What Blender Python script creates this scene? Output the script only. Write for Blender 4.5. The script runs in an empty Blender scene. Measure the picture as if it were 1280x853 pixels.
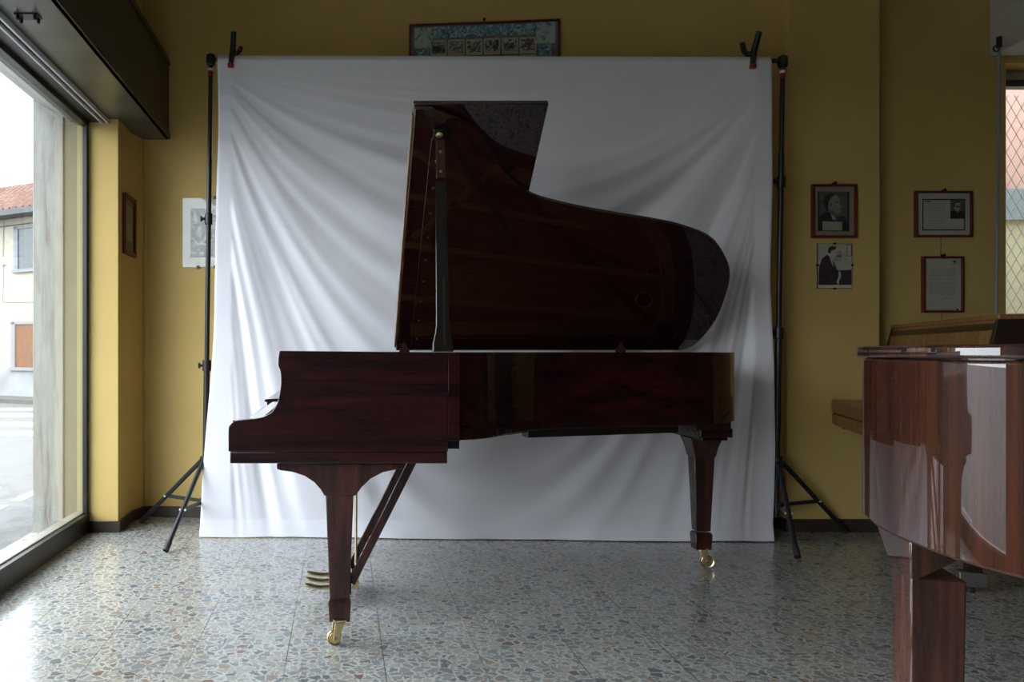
import bpy, bmesh, math, random
from mathutils import Vector, Matrix, noise
random.seed(7)
C = bpy.context.scene.collection
PI = math.pi
F = 1000.0                      # focal length in pixels of the 1280 px wide frame
CX, CY, EYE = 428.0, 440.0, 1.0  # vanishing point of the room's depth lines, eye height

def P(x, y, d):
    return Vector(((x-CX)*d/F, d, EYE+(CY-y)*d/F))

# ------------------------------------------------------------------ materials
def srgb(r, g, b):
    f = lambda c: (c/12.92 if c <= .04045 else ((c+.055)/1.055)**2.4)
    return (f(r/255), f(g/255), f(b/255), 1)

class NT:
    def __init__(s, name):
        s.m = bpy.data.materials.new(name); s.m.use_nodes = True
        s.t = s.m.node_tree; s.b = s.t.nodes['Principled BSDF']
        s.out = s.t.nodes['Material Output']
    def n(s, typ, **kw):
        nd = s.t.nodes.new(typ)
        for k, v in kw.items():
            if k in nd.inputs.keys(): nd.inputs[k].default_value = v
            else: setattr(nd, k, v)
        return nd
    def l(s, a, b): s.t.links.new(a, b)
    def coords(s, scale=(1,1,1), rot=(0,0,0), obj=True):
        tc = s.n('ShaderNodeTexCoord'); mp = s.n('ShaderNodeMapping')
        mp.inputs['Scale'].default_value = scale; mp.inputs['Rotation'].default_value = rot
        s.l(tc.outputs['Object'], mp.inputs['Vector'])
        return mp.outputs['Vector']
    def ramp(s, fac, stops, interp='LINEAR'):
        r = s.n('ShaderNodeValToRGB'); r.color_ramp.interpolation = interp
        e = r.color_ramp.elements
        while len(e) < len(stops): e.new(.5)
        for q, (p, c) in zip(e, stops):
            q.position = p; q.color = c if len(c) == 4 else (*c, 1)
        s.l(fac, r.inputs['Fac']); return r.outputs['Color']
    def mix(s, fac, a, b, blend='MIX'):
        m = s.n('ShaderNodeMix', data_type='RGBA', blend_type=blend)
        for i, v in ((0, fac), (6, a), (7, b)):
            if hasattr(v, 'default_value') or hasattr(v, 'is_linked'): s.l(v, m.inputs[i])
            else: m.inputs[i].default_value = v
        return m.outputs[2]
    def bump(s, h, strength=.2, dist=.01):
        b = s.n('ShaderNodeBump', Strength=strength, Distance=dist)
        s.l(h, b.inputs['Height']); s.l(b.outputs['Normal'], s.b.inputs['Normal'])
    def p(s, **kw):
        for k, v in kw.items(): s.b.inputs[k.replace('_', ' ')].default_value = v
        return s

def flat(name, col, rough=.5, metal=0, noise_amt=.06, scale=20, **kw):
    t = NT(name); t.p(Roughness=rough, Metallic=metal, **kw)
    n = t.n('ShaderNodeTexNoise', Scale=scale, Detail=4.0); t.l(t.coords(), n.inputs['Vector'])
    a = tuple(c*(1-noise_amt) for c in col[:3])+(1,); b = tuple(min(1, c*(1+noise_amt)) for c in col[:3])+(1,)
    t.l(t.ramp(n.outputs['Fac'], [(.3, a), (.7, b)]), t.b.inputs['Base Color'])
    return t.m

def wood(name, dark, light, axis_scale, rough=.12, coat=1.0, coat_ior=1.5, spec=.5, band=None, bump=0, coat_rough=.02):
    t = NT(name); t.p(Roughness=.5 if coat > .5 else rough, Coat_Weight=coat, Coat_Roughness=coat_rough, Coat_IOR=coat_ior, Specular_IOR_Level=.12 if coat > .5 else spec)
    v = t.coords(axis_scale)
    n1 = t.n('ShaderNodeTexNoise', Scale=3.0, Detail=6.0, Roughness=.6, Distortion=.3); t.l(v, n1.inputs['Vector'])
    n2 = t.n('ShaderNodeTexNoise', Scale=14.0, Detail=3.0); t.l(v, n2.inputs['Vector'])
    c = t.ramp(n1.outputs['Fac'], [(.3, dark), (.7, light)])
    c2 = t.ramp(n2.outputs['Fac'], [(.35, (.55,.55,.55,1)), (.65, (1,1,1,1))])
    col = t.mix(.7, c, c2, 'MULTIPLY')
    if band:
        n3 = t.n('ShaderNodeTexNoise', Scale=band, Detail=1.0); t.l(v, n3.inputs['Vector'])
        col = t.mix(.75, col, t.ramp(n3.outputs['Fac'], [(.42, (.4,.36,.36,1)), (.56, (1,1,1,1))]), 'MULTIPLY')
    t.l(col, t.b.inputs['Base Color'])
    return t.m

M = {}
def wall_paint(name, a, b):
    t = NT(name); t.p(Roughness=.62, Specular_IOR_Level=.25)
    n = t.n('ShaderNodeTexNoise', Scale=1.3, Detail=5.0); t.l(t.coords(), n.inputs['Vector'])
    t.l(t.ramp(n.outputs['Fac'], [(.3, a), (.7, b)]), t.b.inputs['Base Color'])
    n2 = t.n('ShaderNodeTexNoise', Scale=60.0, Detail=3.0); t.l(t.coords((1,1,.35)), n2.inputs['Vector'])
    t.bump(n2.outputs['Fac'], .12, .004); return t.m
M['wall'] = wall_paint('ochre_wall_paint', (.57,.405,.135,1), (.65,.475,.175,1))
M['darkwall'] = flat('dark_brown_unseen_wall', (.10,.062,.035,1), .6, 0, .2, 2)  # dark tone invented for the unseen walls, so the piano reflects dark
M['ceil'] = flat('white_ceiling_paint', (.62,.58,.48,1), .8)
M['skirt'] = flat('brown_skirting', (.045,.032,.026,1), .45, 0, .25, 8)
M['mahog'] = wood('polished_mahogany', (.011,.0020,.0020,1), (.043,.0055,.0055,1), (1.1,14,14), .3, 1.0, band=1.6)
M['mahog_leg'] = wood('polished_mahogany_upright_grain', (.03,.008,.006,1), (.075,.02,.013,1), (14,14,1.4), .3, 1.0, band=1.6)
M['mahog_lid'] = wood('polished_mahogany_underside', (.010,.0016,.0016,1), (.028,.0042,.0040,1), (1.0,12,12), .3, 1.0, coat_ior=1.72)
M['black'] = flat('black_lacquer', (.006,.005,.005,1), .14, 0, .1)
M['sapele'] = wood('polished_sapele', (.017,.0042,.002,1), (.090,.025,.0075,1), (14,14,.35),   .3, 1.0, coat_ior=1.75, band=1.9, coat_rough=.006)
M['sapele_leg'] = wood('polished_sapele_leg', (.05,.014,.009,1), (.15,.045,.026,1), (11,11,.8), .3, 1.0, coat_ior=1.7, band=3, coat_rough=.03)
M['walnut'] = wood('satin_walnut', (.17,.075,.022,1), (.33,.165,.055,1), (9,9,.9), .4, .25)
M['walnut_dark_and_shade'] = wood('dark_walnut_trim_and_end_shade', (.012,.005,.003,1), (.026,.011,.006,1), (7,7,1), .4, .25)  # dark trim wood; also carries the painted shade of the upright's ends
M['brass'] = flat('polished_brass', (.74,.60,.33,1), .3, 1, .12, 30)
M['gold'] = flat('gold_bronze_plate_paint', (.42,.20,.075,1), .35, .55, .1, 30)
M['hinge'] = flat('dark_copper_hinge', (.10,.035,.02,1), .4, .6)
M['felt'] = flat('dark_red_felt', (.12,.01,.012,1), .9)
M['dampfelt'] = flat('black_damper_felt', (.015,.014,.014,1), .8)
M['spruce'] = wood('spruce_soundboard', (.24,.075,.03,1), (.36,.125,.05,1), (1.2,10,10), .35, .4)
M['steel'] = flat('steel_string_wire', (.35,.33,.31,1), .3, 1)
M['ivory'] = flat('white_key_plastic', (.8,.8,.77,1), .2, 0, .02)
M['ebony'] = flat('black_key', (.008,.008,.008,1), .3)
M['rubber'] = flat('dark_rubber', (.02,.02,.02,1), .6)
M['stand'] = flat('black_painted_metal', (.012,.013,.015,1), .38, .0, .15, 40)
M['standgrey'] = flat('grey_metal_brace', (.045,.048,.055,1), .35, .5, .15, 40)
M['redplastic'] = flat('red_plastic', (.32,.012,.02,1), .4)
M['whiteplastic'] = flat('white_plastic', (.7,.7,.7,1), .4)
M['alu'] = flat('grey_aluminium', (.62,.64,.67,1), .35, .2)
M['bead'] = flat('beige_glazing_bead', (0.2500,0.2350,0.1900,1), .5)
M['shutter'] = flat('dark_brown_metal_sheet', (.034,.028,.021,1), .36, .35, .25, 3)
M['shutter_under'] = flat('dark_grey_metal_sheet', (.12,.115,.10,1), .32, .4, .3, 3)
M['winframe'] = flat('black_window_frame', (.014,.015,.015,1), .35, .2, .3, 6)
M['redframe'] = flat('dark_red_lacquered_frame', (.13,.014,.016,1), .4, 0, .2)
M['mount'] = flat('beige_mount_card', (.36,.31,.22,1), .8)
M['paper'] = flat('off_white_paper', (.60,.57,.49,1), .8)
M['paper_tint'] = flat('yellowed_paper', (.48,.44,.33,1), .8, 0, .15, 6)
M['ink'] = flat('black_ink', (.03,.03,.03,1), .7)
M['greyink'] = flat('grey_ink', (.33,.31,.28,1), .7)
M['photodark'] = flat('dark_photo_tone', (.035,.033,.03,1), .5, 0, .4, 30)
M['photomid'] = flat('mid_photo_tone', (.17,.16,.145,1), .5, 0, .3, 25)
M['photolight'] = flat('light_photo_tone', (.44,.42,.37,1), .5, 0, .15, 25)
M['photoface'] = flat('photo_face_tone', (.33,.31,.275,1), .5, 0, .15, 60)
M['clip'] = flat('black_clip', (.01,.01,.01,1), .4)
M['whitebox'] = flat('grey_white_painted_metal', (.56,.56,.52,1), .5)
M['strap'] = flat('grey_rod', (.28,.29,.31,1), .45)
M['plaster_out'] = flat('outdoor_yellow_plaster', (0.3713,0.3172,0.1620,1), .8, 0, .08, 3)
M['reveal_out'] = flat('outdoor_grey_reveal', (0.1755,0.1625,0.1170,1), .8, 0, .1, 6)
M['asphalt'] = flat('asphalt', (0.1008,0.1033,0.1033,1), .85, 0, .12, 9)
M['roadpaint'] = flat('white_road_paint', (0.3348,0.3348,0.3348,1), .8, 0, .15, 5)
M['kerb'] = flat('kerb_stone', (0.0900,0.0900,0.0855,1), .85, 0, .25, 4)
M['housewall'] = flat('cream_render', (0.3716,0.3387,0.2681,1), .9, 0, .08, 1.2)
M['housesocle'] = flat('grey_render', (0.2457,0.2539,0.2703,1), .9, 0, .2, 2)
M['housetrim'] = flat('grey_window_surround', (0.2100,0.2170,0.2380,1), .9)
M['woodshutter'] = wood('orange_wood_shutter', (.14,.05,.018,1), (.22,.09,.035,1), (6,6,1), .6, 0)
M['glassdark'] = flat('dark_window_pane', (0.0500,0.0575,0.0650,1), .2)
M['gutter'] = flat('dark_gutter', (.06,.06,.065,1), .6)
M['chimney'] = flat('chimney_brick', (0.1250,0.0450,0.0325,1), .9)
M['pinkwall'] = flat('pink_render', (0.2700,0.1710,0.1440,1), .9, 0, .1, 2)
M['greenwall'] = flat('beige_green_render', (0.2115,0.2070,0.1485,1), .9, 0, .1, 2)
M['bluewall'] = flat('grey_blue_sheet', (0.1000,0.1250,0.1450,1), .8, 0, .15, 2)
M['backbuilding'] = flat('ochre_brown_render', (0.1920,0.1360,0.0880,1), .9, 0, .2, .6)

def mk_tiles():
    t = NT('terracotta_roof_tiles'); t.p(Roughness=.85)
    n = t.n('ShaderNodeTexNoise', Scale=5.0, Detail=5.0); t.l(t.coords(), n.inputs['Vector'])
    t.l(t.ramp(n.outputs['Fac'], [(.3, (.085,.035,.025,1)), (.55, (.14,.07,.052,1)), (.75, (.18,.125,.10,1))]), t.b.inputs['Base Color'])
    return t.m
M['tiles'] = mk_tiles()

def mk_travertine():
    t = NT('grey_travertine'); t.p(Roughness=.6)
    n = t.n('ShaderNodeTexNoise', Scale=4.0, Detail=8.0, Roughness=.65, Distortion=.8); t.l(t.coords((9,9,.7)), n.inputs['Vector'])
    n2 = t.n('ShaderNodeTexNoise', Scale=40.0, Detail=4.0); t.l(t.coords((1,1,.3)), n2.inputs['Vector'])
    c = t.ramp(n.outputs['Fac'], [(.30, (.17,.145,.115,1)), (.40, (.26,.25,.22,1)), (.6, (.31,.315,.29,1)), (.75, (.35,.35,.33,1))])
    c = t.mix(.5, c, t.ramp(n2.outputs['Fac'], [(.3, (.75,.73,.68,1)), (.55, (1,1,1,1))]), 'MULTIPLY')
    t.l(c, t.b.inputs['Base Color']); t.bump(n.outputs['Fac'], .3, .01); return t.m
M['travertine'] = mk_travertine()

def mk_terrazzo():
    t = NT('terrazzo_floor'); t.p(Specular_IOR_Level=.5)
    tc = t.n('ShaderNodeTexCoord')
    wn = t.n('ShaderNodeTexNoise', Scale=22.0, Detail=2.0); t.l(tc.outputs['Object'], wn.inputs['Vector'])
    add = t.n('ShaderNodeVectorMath', operation='MULTIPLY_ADD')
    t.l(wn.outputs['Color'], add.inputs[0]); add.inputs[1].default_value = (.022,.022,0); t.l(tc.outputs['Object'], add.inputs[2])
    def layer(scale, lo, hi):
        v1 = t.n('ShaderNodeTexVoronoi', voronoi_dimensions='2D', Scale=scale, Randomness=1.0)
        v2 = t.n('ShaderNodeTexVoronoi', voronoi_dimensions='2D', feature='DISTANCE_TO_EDGE', Scale=scale, Randomness=1.0)
        for v in (v1, v2): t.l(add.outputs[0], v.inputs['Vector'])
        sep = t.n('ShaderNodeSeparateColor'); t.l(v1.outputs['Color'], sep.inputs['Color'])
        th = t.n('ShaderNodeMapRange'); t.l(sep.outputs['Green'], th.inputs['Value'])
        th.inputs['To Min'].default_value = lo; th.inputs['To Max'].default_value = hi
        gt = t.n('ShaderNodeMath', operation='SUBTRACT'); t.l(v2.outputs['Distance'], gt.inputs[0]); t.l(th.outputs[0], gt.inputs[1])
        sm = t.n('ShaderNodeMapRange'); t.l(gt.outputs[0], sm.inputs['Value'])
        sm.inputs['From Min'].default_value = 0; sm.inputs['From Max'].default_value = .035
        return sm.outputs[0], sep.outputs['Red']
    chips = [(0, (0.252,0.262,0.258)), (.16, (0.333,0.339,0.307)), (.30, (0.193,0.209,0.220)), (.42, (0.366,0.356,0.312)), (.52, (0.236,0.252,0.262)), (.64, (0.279,0.220,0.187)),
             (.69, (0.333,0.307,0.268)), (.79, (0.144,0.157,0.160)), (.87, (0.268,0.279,0.262)), (.96, (0.203,0.127,0.104)), (.98, (0.312,0.236,0.165))]
    f1, r1 = layer(31, .035, .24)
    f2, r2 = layer(75, .05, .38)
    cem = (.47,.475,.45,1)
    c2 = t.ramp(r2, chips, 'CONSTANT'); base = t.mix(f2, cem, c2)
    c1 = t.ramp(r1, chips, 'CONSTANT'); col = t.mix(f1, base, c1)
    # joints between strips of slabs, 0.316 m apart in x and broken joints in y
    sx = t.n('ShaderNodeSeparateXYZ'); t.l(tc.outputs['Object'], sx.inputs[0])
    def joint(sock, off, period, w):
        a = t.n('ShaderNodeMath', operation='ADD'); t.l(sock, a.inputs[0]); a.inputs[1].default_value = off
        m = t.n('ShaderNodeMath', operation='PINGPONG'); t.l(a.outputs[0], m.inputs[0]); m.inputs[1].default_value = period/2
        l = t.n('ShaderNodeMath', operation='LESS_THAN'); t.l(m.outputs[0], l.inputs[0]); l.inputs[1].default_value = w
        return l.outputs[0]
    jx = joint(sx.outputs['X'], .182, .316, .0016)
    jy = joint(sx.outputs['Y'], .07, .632, .0009)
    nn = t.n('ShaderNodeTexNoise', Scale=1.3, Detail=2.0); t.l(tc.outputs['Object'], nn.inputs['Vector'])
    vis = t.n('ShaderNodeMapRange'); t.l(nn.outputs['Fac'], vis.inputs['Value'])
    vis.inputs['From Min'].default_value = .40; vis.inputs['From Max'].default_value = .58
    vis.inputs['To Min'].default_value = .25
    jm = t.n('ShaderNodeMath', operation='MULTIPLY'); t.l(jx, jm.inputs[0]); t.l(vis.outputs[0], jm.inputs[1])
    jm2 = t.n('ShaderNodeMath', operation='MULTIPLY'); t.l(jy, jm2.inputs[0]); jm2.inputs[1].default_value = .3
    mx = t.n('ShaderNodeMath', operation='MAXIMUM'); t.l(jm.outputs[0], mx.inputs[0]); t.l(jm2.outputs[0], mx.inputs[1])
    col = t.mix(mx.outputs[0], col, (.06,.055,.05,1))
    t.l(col, t.b.inputs['Base Color'])
    rn = t.n('ShaderNodeTexNoise', Scale=2.2, Detail=4.0); t.l(tc.outputs['Object'], rn.inputs['Vector'])
    rr = t.n('ShaderNodeMapRange'); t.l(rn.outputs['Fac'], rr.inputs['Value'])
    rr.inputs['To Min'].default_value = .12; rr.inputs['To Max'].default_value = .26
    t.l(rr.outputs[0], t.b.inputs['Roughness'])
    bn = t.n('ShaderNodeTexNoise', Scale=9.0, Detail=2.0); t.l(tc.outputs['Object'], bn.inputs['Vector'])
    t.bump(bn.outputs['Fac'], .06, .01)
    return t.m
M['terrazzo'] = mk_terrazzo()

def mk_cloth():
    t = NT('white_cotton_cloth'); t.p(Roughness=.9, Specular_IOR_Level=.1, Sheen_Weight=.15)
    n = t.n('ShaderNodeTexNoise', Scale=2.0, Detail=3.0); t.l(t.coords(), n.inputs['Vector'])
    t.l(t.ramp(n.outputs['Fac'], [(.3, (.79,.79,.845,1)), (.7, (.835,.835,.88,1))]), t.b.inputs['Base Color'])
    n2 = t.n('ShaderNodeTexNoise', Scale=9.0, Detail=5.0, Roughness=.6); t.l(t.coords(), n2.inputs['Vector'])
    t.bump(n2.outputs['Fac'], .18, .015); return t.m
M['cloth'] = mk_cloth()

def mk_glass():
    t = NT('clear_window_glass'); t.t.nodes.remove(t.b)
    tr = t.n('ShaderNodeBsdfTransparent'); tr.inputs['Color'].default_value = (.96,.975,.965,1)
    gl = t.n('ShaderNodeBsdfGlossy'); gl.inputs['Roughness'].default_value = .0
    lw = t.n('ShaderNodeLayerWeight', Blend=.5); pw = t.n('ShaderNodeMath', operation='POWER'); pw.inputs[1].default_value = 5
    fr = t.n('ShaderNodeMath', operation='MULTIPLY_ADD'); fr.inputs[1].default_value = .90; fr.inputs[2].default_value = .035
    t.l(lw.outputs['Facing'], pw.inputs[0]); t.l(pw.outputs[0], fr.inputs[0]); mx = t.n('ShaderNodeMixShader')
    t.l(fr.outputs[0], mx.inputs[0]); t.l(tr.outputs[0], mx.inputs[1]); t.l(gl.outputs[0], mx.inputs[2])
    t.l(mx.outputs[0], t.out.inputs['Surface']); return t.m
M['glass'] = mk_glass()

def mk_print(name, stops, scale):
    t = NT(name); t.p(Roughness=.5)
    n = t.n('ShaderNodeTexNoise', Scale=scale, Detail=3.0, Distortion=2.5); t.l(t.coords((1,1,1)), n.inputs['Vector'])
    t.l(t.ramp(n.outputs['Fac'], stops), t.b.inputs['Base Color']); return t.m
M['blueprint'] = mk_print('blue_toned_print', [(.36, (.035,.10,.17,1)), (.48, (.12,.27,.36,1)), (.6, (.40,.55,.60,1))], 22)
M['palebluepr'] = mk_print('pale_blue_print', [(.38, (.12,.21,.25,1)), (.47, (.34,.45,.47,1)), (.62, (.46,.54,.53,1))], 12)
M['bwprint'] = mk_print('black_and_white_print', [(.38, (.03,.03,.027,1)), (.5, (.18,.17,.15,1)), (.62, (.45,.43,.37,1))], 20)
M['photobg'] = mk_print('grey_photo_backdrop', [(.35, (.10,.096,.085,1)), (.65, (.16,.152,.135,1))], 9)
M['stainmix'] = mk_print('dark_print', [(.4, (.025,.022,.018,1)), (.52, (.07,.06,.045,1)), (.62, (.35,.33,.28,1))], 14)

# ------------------------------------------------------------------ mesh builder
class MB:
    def __init__(s): s.bm = bmesh.new(); s.mats = []; s.cur = 0
    def mat(s, m):
        if m not in s.mats: s.mats.append(m)
        s.cur = s.mats.index(m); return s
    def face(s, vs):
        try:
            f = s.bm.faces.new(vs); f.material_index = s.cur; return f
        except ValueError: return None
    def box(s, a, b, mtx=None):
        x0,y0,z0 = a; x1,y1,z1 = b
        co = [(x0,y0,z0),(x1,y0,z0),(x1,y1,z0),(x0,y1,z0),(x0,y0,z1),(x1,y0,z1),(x1,y1,z1),(x0,y1,z1)]
        v = [s.bm.verts.new(mtx @ Vector(c) if mtx else c) for c in co]
        for q in ((0,3,2,1),(4,5,6,7),(0,1,5,4),(1,2,6,5),(2,3,7,6),(3,0,4,7)): s.face([v[i] for i in q])
        return s
    def hexa(s, lo, hi):
        """loft between two polygons with the same count"""
        a = [s.bm.verts.new(p) for p in lo]; b = [s.bm.verts.new(p) for p in hi]; n = len(a)
        s.face(a[::-1]); s.face(b)
        for i in range(n): s.face([a[i], a[(i+1)%n], b[(i+1)%n], b[i]])
        return s
    def loft(s, rings, close=True):
        R = [[s.bm.verts.new(p) for p in r] for r in rings]; n = len(R[0])
        for a, b in zip(R, R[1:]):
            for i in range(n): s.face([a[i], a[(i+1)%n], b[(i+1)%n], b[i]])
        if close: s.face(R[0][::-1]); s.face(R[-1])
        return s
    def prism(s, pts, off):
        off = Vector(off); return s.hexa(pts, [Vector(p)+off for p in pts])
    def tube(s, path, r, n=10, caps=True):
        path = [Vector(p) for p in path]; rs = r if isinstance(r, (list, tuple)) else [r]*len(path)
        rings = []; up = None
        for i, p in enumerate(path):
            d = (path[min(i+1, len(path)-1)]-path[max(i-1, 0)]).normalized()
            if up is None:
                up = Vector((0,0,1)) if abs(d.z) < .9 else Vector((1,0,0))
            a = d.cross(up).normalized(); b = a.cross(d).normalized(); up = b
            rings.append([p+(a*math.cos(2*PI*k/n)+b*math.sin(2*PI*k/n))*rs[i] for k in range(n)])
        return s.loft(rings, caps)
    def bar(s, p, q, w, h, side=(0,1,0)):
        """rectangular bar p->q, w along side, h along the other"""
        p, q = Vector(p), Vector(q); d = (q-p).normalized(); a = Vector(side); a = (a-d*a.dot(d)).normalized(); b = d.cross(a)
        f = lambda c: [c+a*w/2+b*h/2, c-a*w/2+b*h/2, c-a*w/2-b*h/2, c+a*w/2-b*h/2]
        return s.hexa(f(p), f(q))
    def lathe(s, prof, o, axis=(0,0,1), n=24):
        """profile (radius, along axis)"""
        ax = Vector(axis).normalized(); t = Vector((1,0,0)) if abs(ax.x) < .9 else Vector((0,1,0))
        a = ax.cross(t).normalized(); b = ax.cross(a); o = Vector(o)
        return s.loft([[o+ax*h+(a*math.cos(2*PI*k/n)+b*math.sin(2*PI*k/n))*max(r, 1e-4) for k in range(n)] for r, h in prof])
    def torus(s, o, R, r, axis=(0,0,1), n=28, m=8):
        ax = Vector(axis).normalized(); t = Vector((1,0,0)) if abs(ax.x) < .9 else Vector((0,1,0))
        a = ax.cross(t).normalized(); b = ax.cross(a); o = Vector(o); rings = []
        for k in range(n):
            d = a*math.cos(2*PI*k/n)+b*math.sin(2*PI*k/n)
            rings.append([o+d*(R+r*math.cos(2*PI*j/m))+ax*r*math.sin(2*PI*j/m) for j in range(m)])
        R_ = [[s.bm.verts.new(p) for p in q] for q in rings]
        for i in range(n):
            p, q = R_[i], R_[(i+1)%n]
            for j in range(m): s.face([p[j], p[(j+1)%m], q[(j+1)%m], q[j]])
        return s
    def poly(s, pts): s.face([s.bm.verts.new(p) for p in pts]); return s
    def build(s, name, mat=None, parent=None, bevel=0, smooth=False, seg=2, recalc=True, origin=None):
        if recalc: bmesh.ops.recalc_face_normals(s.bm, faces=s.bm.faces)
        if origin is not None: bmesh.ops.translate(s.bm, verts=s.bm.verts, vec=-Vector(origin))
        me = bpy.data.meshes.new(name); s.bm.to_mesh(me); s.bm.free()
        for m in (s.mats or [mat]): me.materials.append(m if not isinstance(m, str) else M[m])
        o = bpy.data.objects.new(name, me); C.objects.link(o)
        if origin is not None: o.location = origin
        if parent is not None:
            o.parent = parent
            o.matrix_parent_inverse = Matrix.Translation(-wloc(parent))
        if bevel:
            b = o.modifiers.new('soft_edges', 'BEVEL'); b.width = bevel; b.segments = seg; b.limit_method = 'ANGLE'; b.angle_limit = math.radians(40)
            b.harden_normals = False
        if smooth or bevel:
            for p in me.polygons: p.use_smooth = True
            try: me.set_sharp_from_angle(angle=math.radians(38))
            except Exception: pass
        return o
def wloc(o):
    v = Vector(o.location)
    while o.parent: o = o.parent; v += Vector(o.location) if False else Vector((0,0,0))
    return v
# parts are built in world coordinates with the things' empties unrotated, so only the thing's own location has to be undone
def thing(name, loc, label, cat, group=None):
    o = bpy.data.objects.new(name, None); o.empty_display_size = .1; C.objects.link(o); o.location = loc
    o['label'] = label; o['category'] = cat
    if group: o['group'] = group
    return o
def tag(o, label, cat, group=None):
    o['label'] = label; o['category'] = cat
    if group: o['group'] = group
    return o
def struct(o, label=None, cat=None):
    o['kind'] = 'structure'
    if label: o['label'] = label
    if cat: o['category'] = cat
    return o
def copy_tree(o, parent=None, delta=None):
    c = o.copy(); C.objects.link(c)
    if parent is not None: c.parent = parent
    for ch in list(o.children): copy_tree(ch, c)
    if delta is not None: c.location = Vector(c.location)+Vector(delta)
    return c
def catmull(pts, n=6):
    out = []
    for i in range(len(pts)-1):
        p0 = pts[max(i-1, 0)]; p1 = pts[i]; p2 = pts[i+1]; p3 = pts[min(i+2, len(pts)-1)]
        for k in range(n):
            t = k/n
            out.append(tuple(.5*(2*b+(c-a)*t+(2*a-5*b+4*c-d)*t*t+(-a+3*b-3*c+d)*t**3) for a, b, c, d in zip(p0, p1, p2, p3)))
    out.append(tuple(pts[-1])); return out

# ------------------------------------------------------------------ the room
XW = -1.40                                    # inner plane of the street window
YW0 = -1.6
YJ = 4.43                                     # far jamb of the street window
def ywall(x): return 4.865-(x+1.2)*.34/3.67   # the back wall runs slightly askew
HC = 3.35
struct(MB().box((-1.72,-6.6,-.12), (9.3,5.2,0)).build('floor', 'terrazzo'), 'speckled terrazzo floor of stone chips in pale cement', 'floor')
struct(MB().box((-1.75,-6.6,HC), (9.3,5.3,HC+.15)).build('ceiling', 'ceil'))
struct(MB().prism([(-1.42,ywall(-1.42),0),(5.7,ywall(2.47)-.0,0),(5.7,5.2,0),(-1.42,5.2,0)] if False else
       [(-1.42,ywall(-1.42),0),(2.47,ywall(2.47),0),(2.47,5.15,0),(-1.42,5.15,0)], (0,0,HC)).build('wall_back', 'wall'), 'ochre yellow back wall behind the white cloth', 'wall')
struct(MB().box((2.47,4.445,0), (2.987,4.9,HC)).build('wall_pilaster', 'wall', bevel=.006), 'yellow wall pier holding the red framed portrait', 'wall')
# recessed wall right of the pier, with the window opening
WX0, WX1, WZ0, WZ1 = 3.815, 4.95, .95, 2.66
w = MB()
w.box((2.987,4.6,0), (WX0,4.95,HC)); w.box((WX1,4.6,0), (9.2,4.95,HC)); w.box((WX0,4.6,0), (WX1,4.95,WZ0)); w.box((WX0,4.6,WZ1), (WX1,4.95,HC))
struct(w.build('wall_alcove', 'wall'), 'yellow recessed wall with the two red framed letters', 'wall')
struct(MB().box((9.1,-6.6,0), (9.3,4.95,HC)).build('wall_right', 'darkwall'))
struct(MB().box((-1.75,-6.6,0), (9.3,-6.4,HC)).build('wall_front', 'darkwall'))
# left side: pier behind the window jamb, wall over and before the window
struct(MB().prism([(-1.415,YJ,0),(-1.24,YJ,0),(-1.244,4.72,0),(-1.22,4.80,0),(-1.195,4.90,0),(-1.415,4.90,0)], (0,0,HC)).build('wall_left_pier', 'wall', bevel=.004), 'bright yellow wall pier at the far end of the shop window', 'wall')
w = MB(); w.box((-1.475,-6.6,2.28), (XW,YJ,HC)); w.box((-1.72,-6.6,2.7), (-1.47,YJ,HC)); w.box((-1.72,-6.6,0), (XW,YW0,2.28)); w.box((-1.72,YJ,2.6), (-1.415,5.2,HC))
struct(w.build('wall_left', 'wall'))
# thin plaster bead in the back left corner
struct(MB().box((-1.205,ywall(-1.2)-.012,0), (-1.175,ywall(-1.2)+.02,HC)).build('trim_1', 'wall', bevel=.005))
# skirtings
w = MB(); w.box((-1.40,YJ-.012,0), (-1.228,YJ+.002,.063)); w.prism([(-1.242,YJ-.01,0),(-1.229,YJ-.01,0),(-1.231,4.72,0),(-1.208,4.80,0),(-1.188,4.86,0),(-1.21,4.87,0),(-1.245,4.73,0)], (0,0,.063))
struct(w.build('baseboard_left', 'skirt', bevel=.003))
struct(MB().prism([(-1.20,ywall(-1.2)-.012,0),(2.47,ywall(2.47)-.012,0),(2.47,ywall(2.47)+.01,0),(-1.20,ywall(-1.2)+.01,0)], (0,0,.063)).build('baseboard_back', 'skirt', bevel=.003))
w = MB(); w.box((2.458,4.432,0), (2.999,4.45,.071)); w.box((2.458,4.44,0), (2.472,4.51,.071)); w.box((2.985,4.44,0), (2.999,4.6,.071)); w.box((2.99,4.588,0), (9.1,4.605,.071))
struct(w.build('baseboard_right', 'skirt', bevel=.003))

# ---- street window
win = struct(thing('window_1', (XW,1.0,0), 'large shop window to the street with a black metal frame', 'window'))
f = MB()
f.box((-1.445,YW0,0), (XW,YJ,.108)); f.box((-1.445,YW0,2.247), (XW-.002,YJ,2.285)); f.box((-1.428,YJ-.035,.108), (XW-.004,YJ,2.25))
f.box((-1.445,YW0,.108), (XW-.004,YW0+.06,2.25)); f.box((-1.44,1.95,.108), (-1.402,2.41,2.25))
f.box((-1.42,YW0,2.270), (-1.338,YJ-.002,2.2885)); f.box((XW-.003,YW0,.102), (XW+.006,YJ,.110))
f.build('window_frame', 'winframe', win, bevel=.002)
MB().box((-1.48,YW0,.100), (-1.425,YJ,.116)).build('window_sill', 'bead', win, bevel=.003)
f = MB(); f.box((-1.470,YW0,2.256), (-1.445,YJ,2.275)); f.build('glazing_bead', 'bead', win)
MB().box((-1.4215,YW0+.05,.10), (-1.4175,1.97,2.255)).build('pane', 'glass', win)
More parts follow.
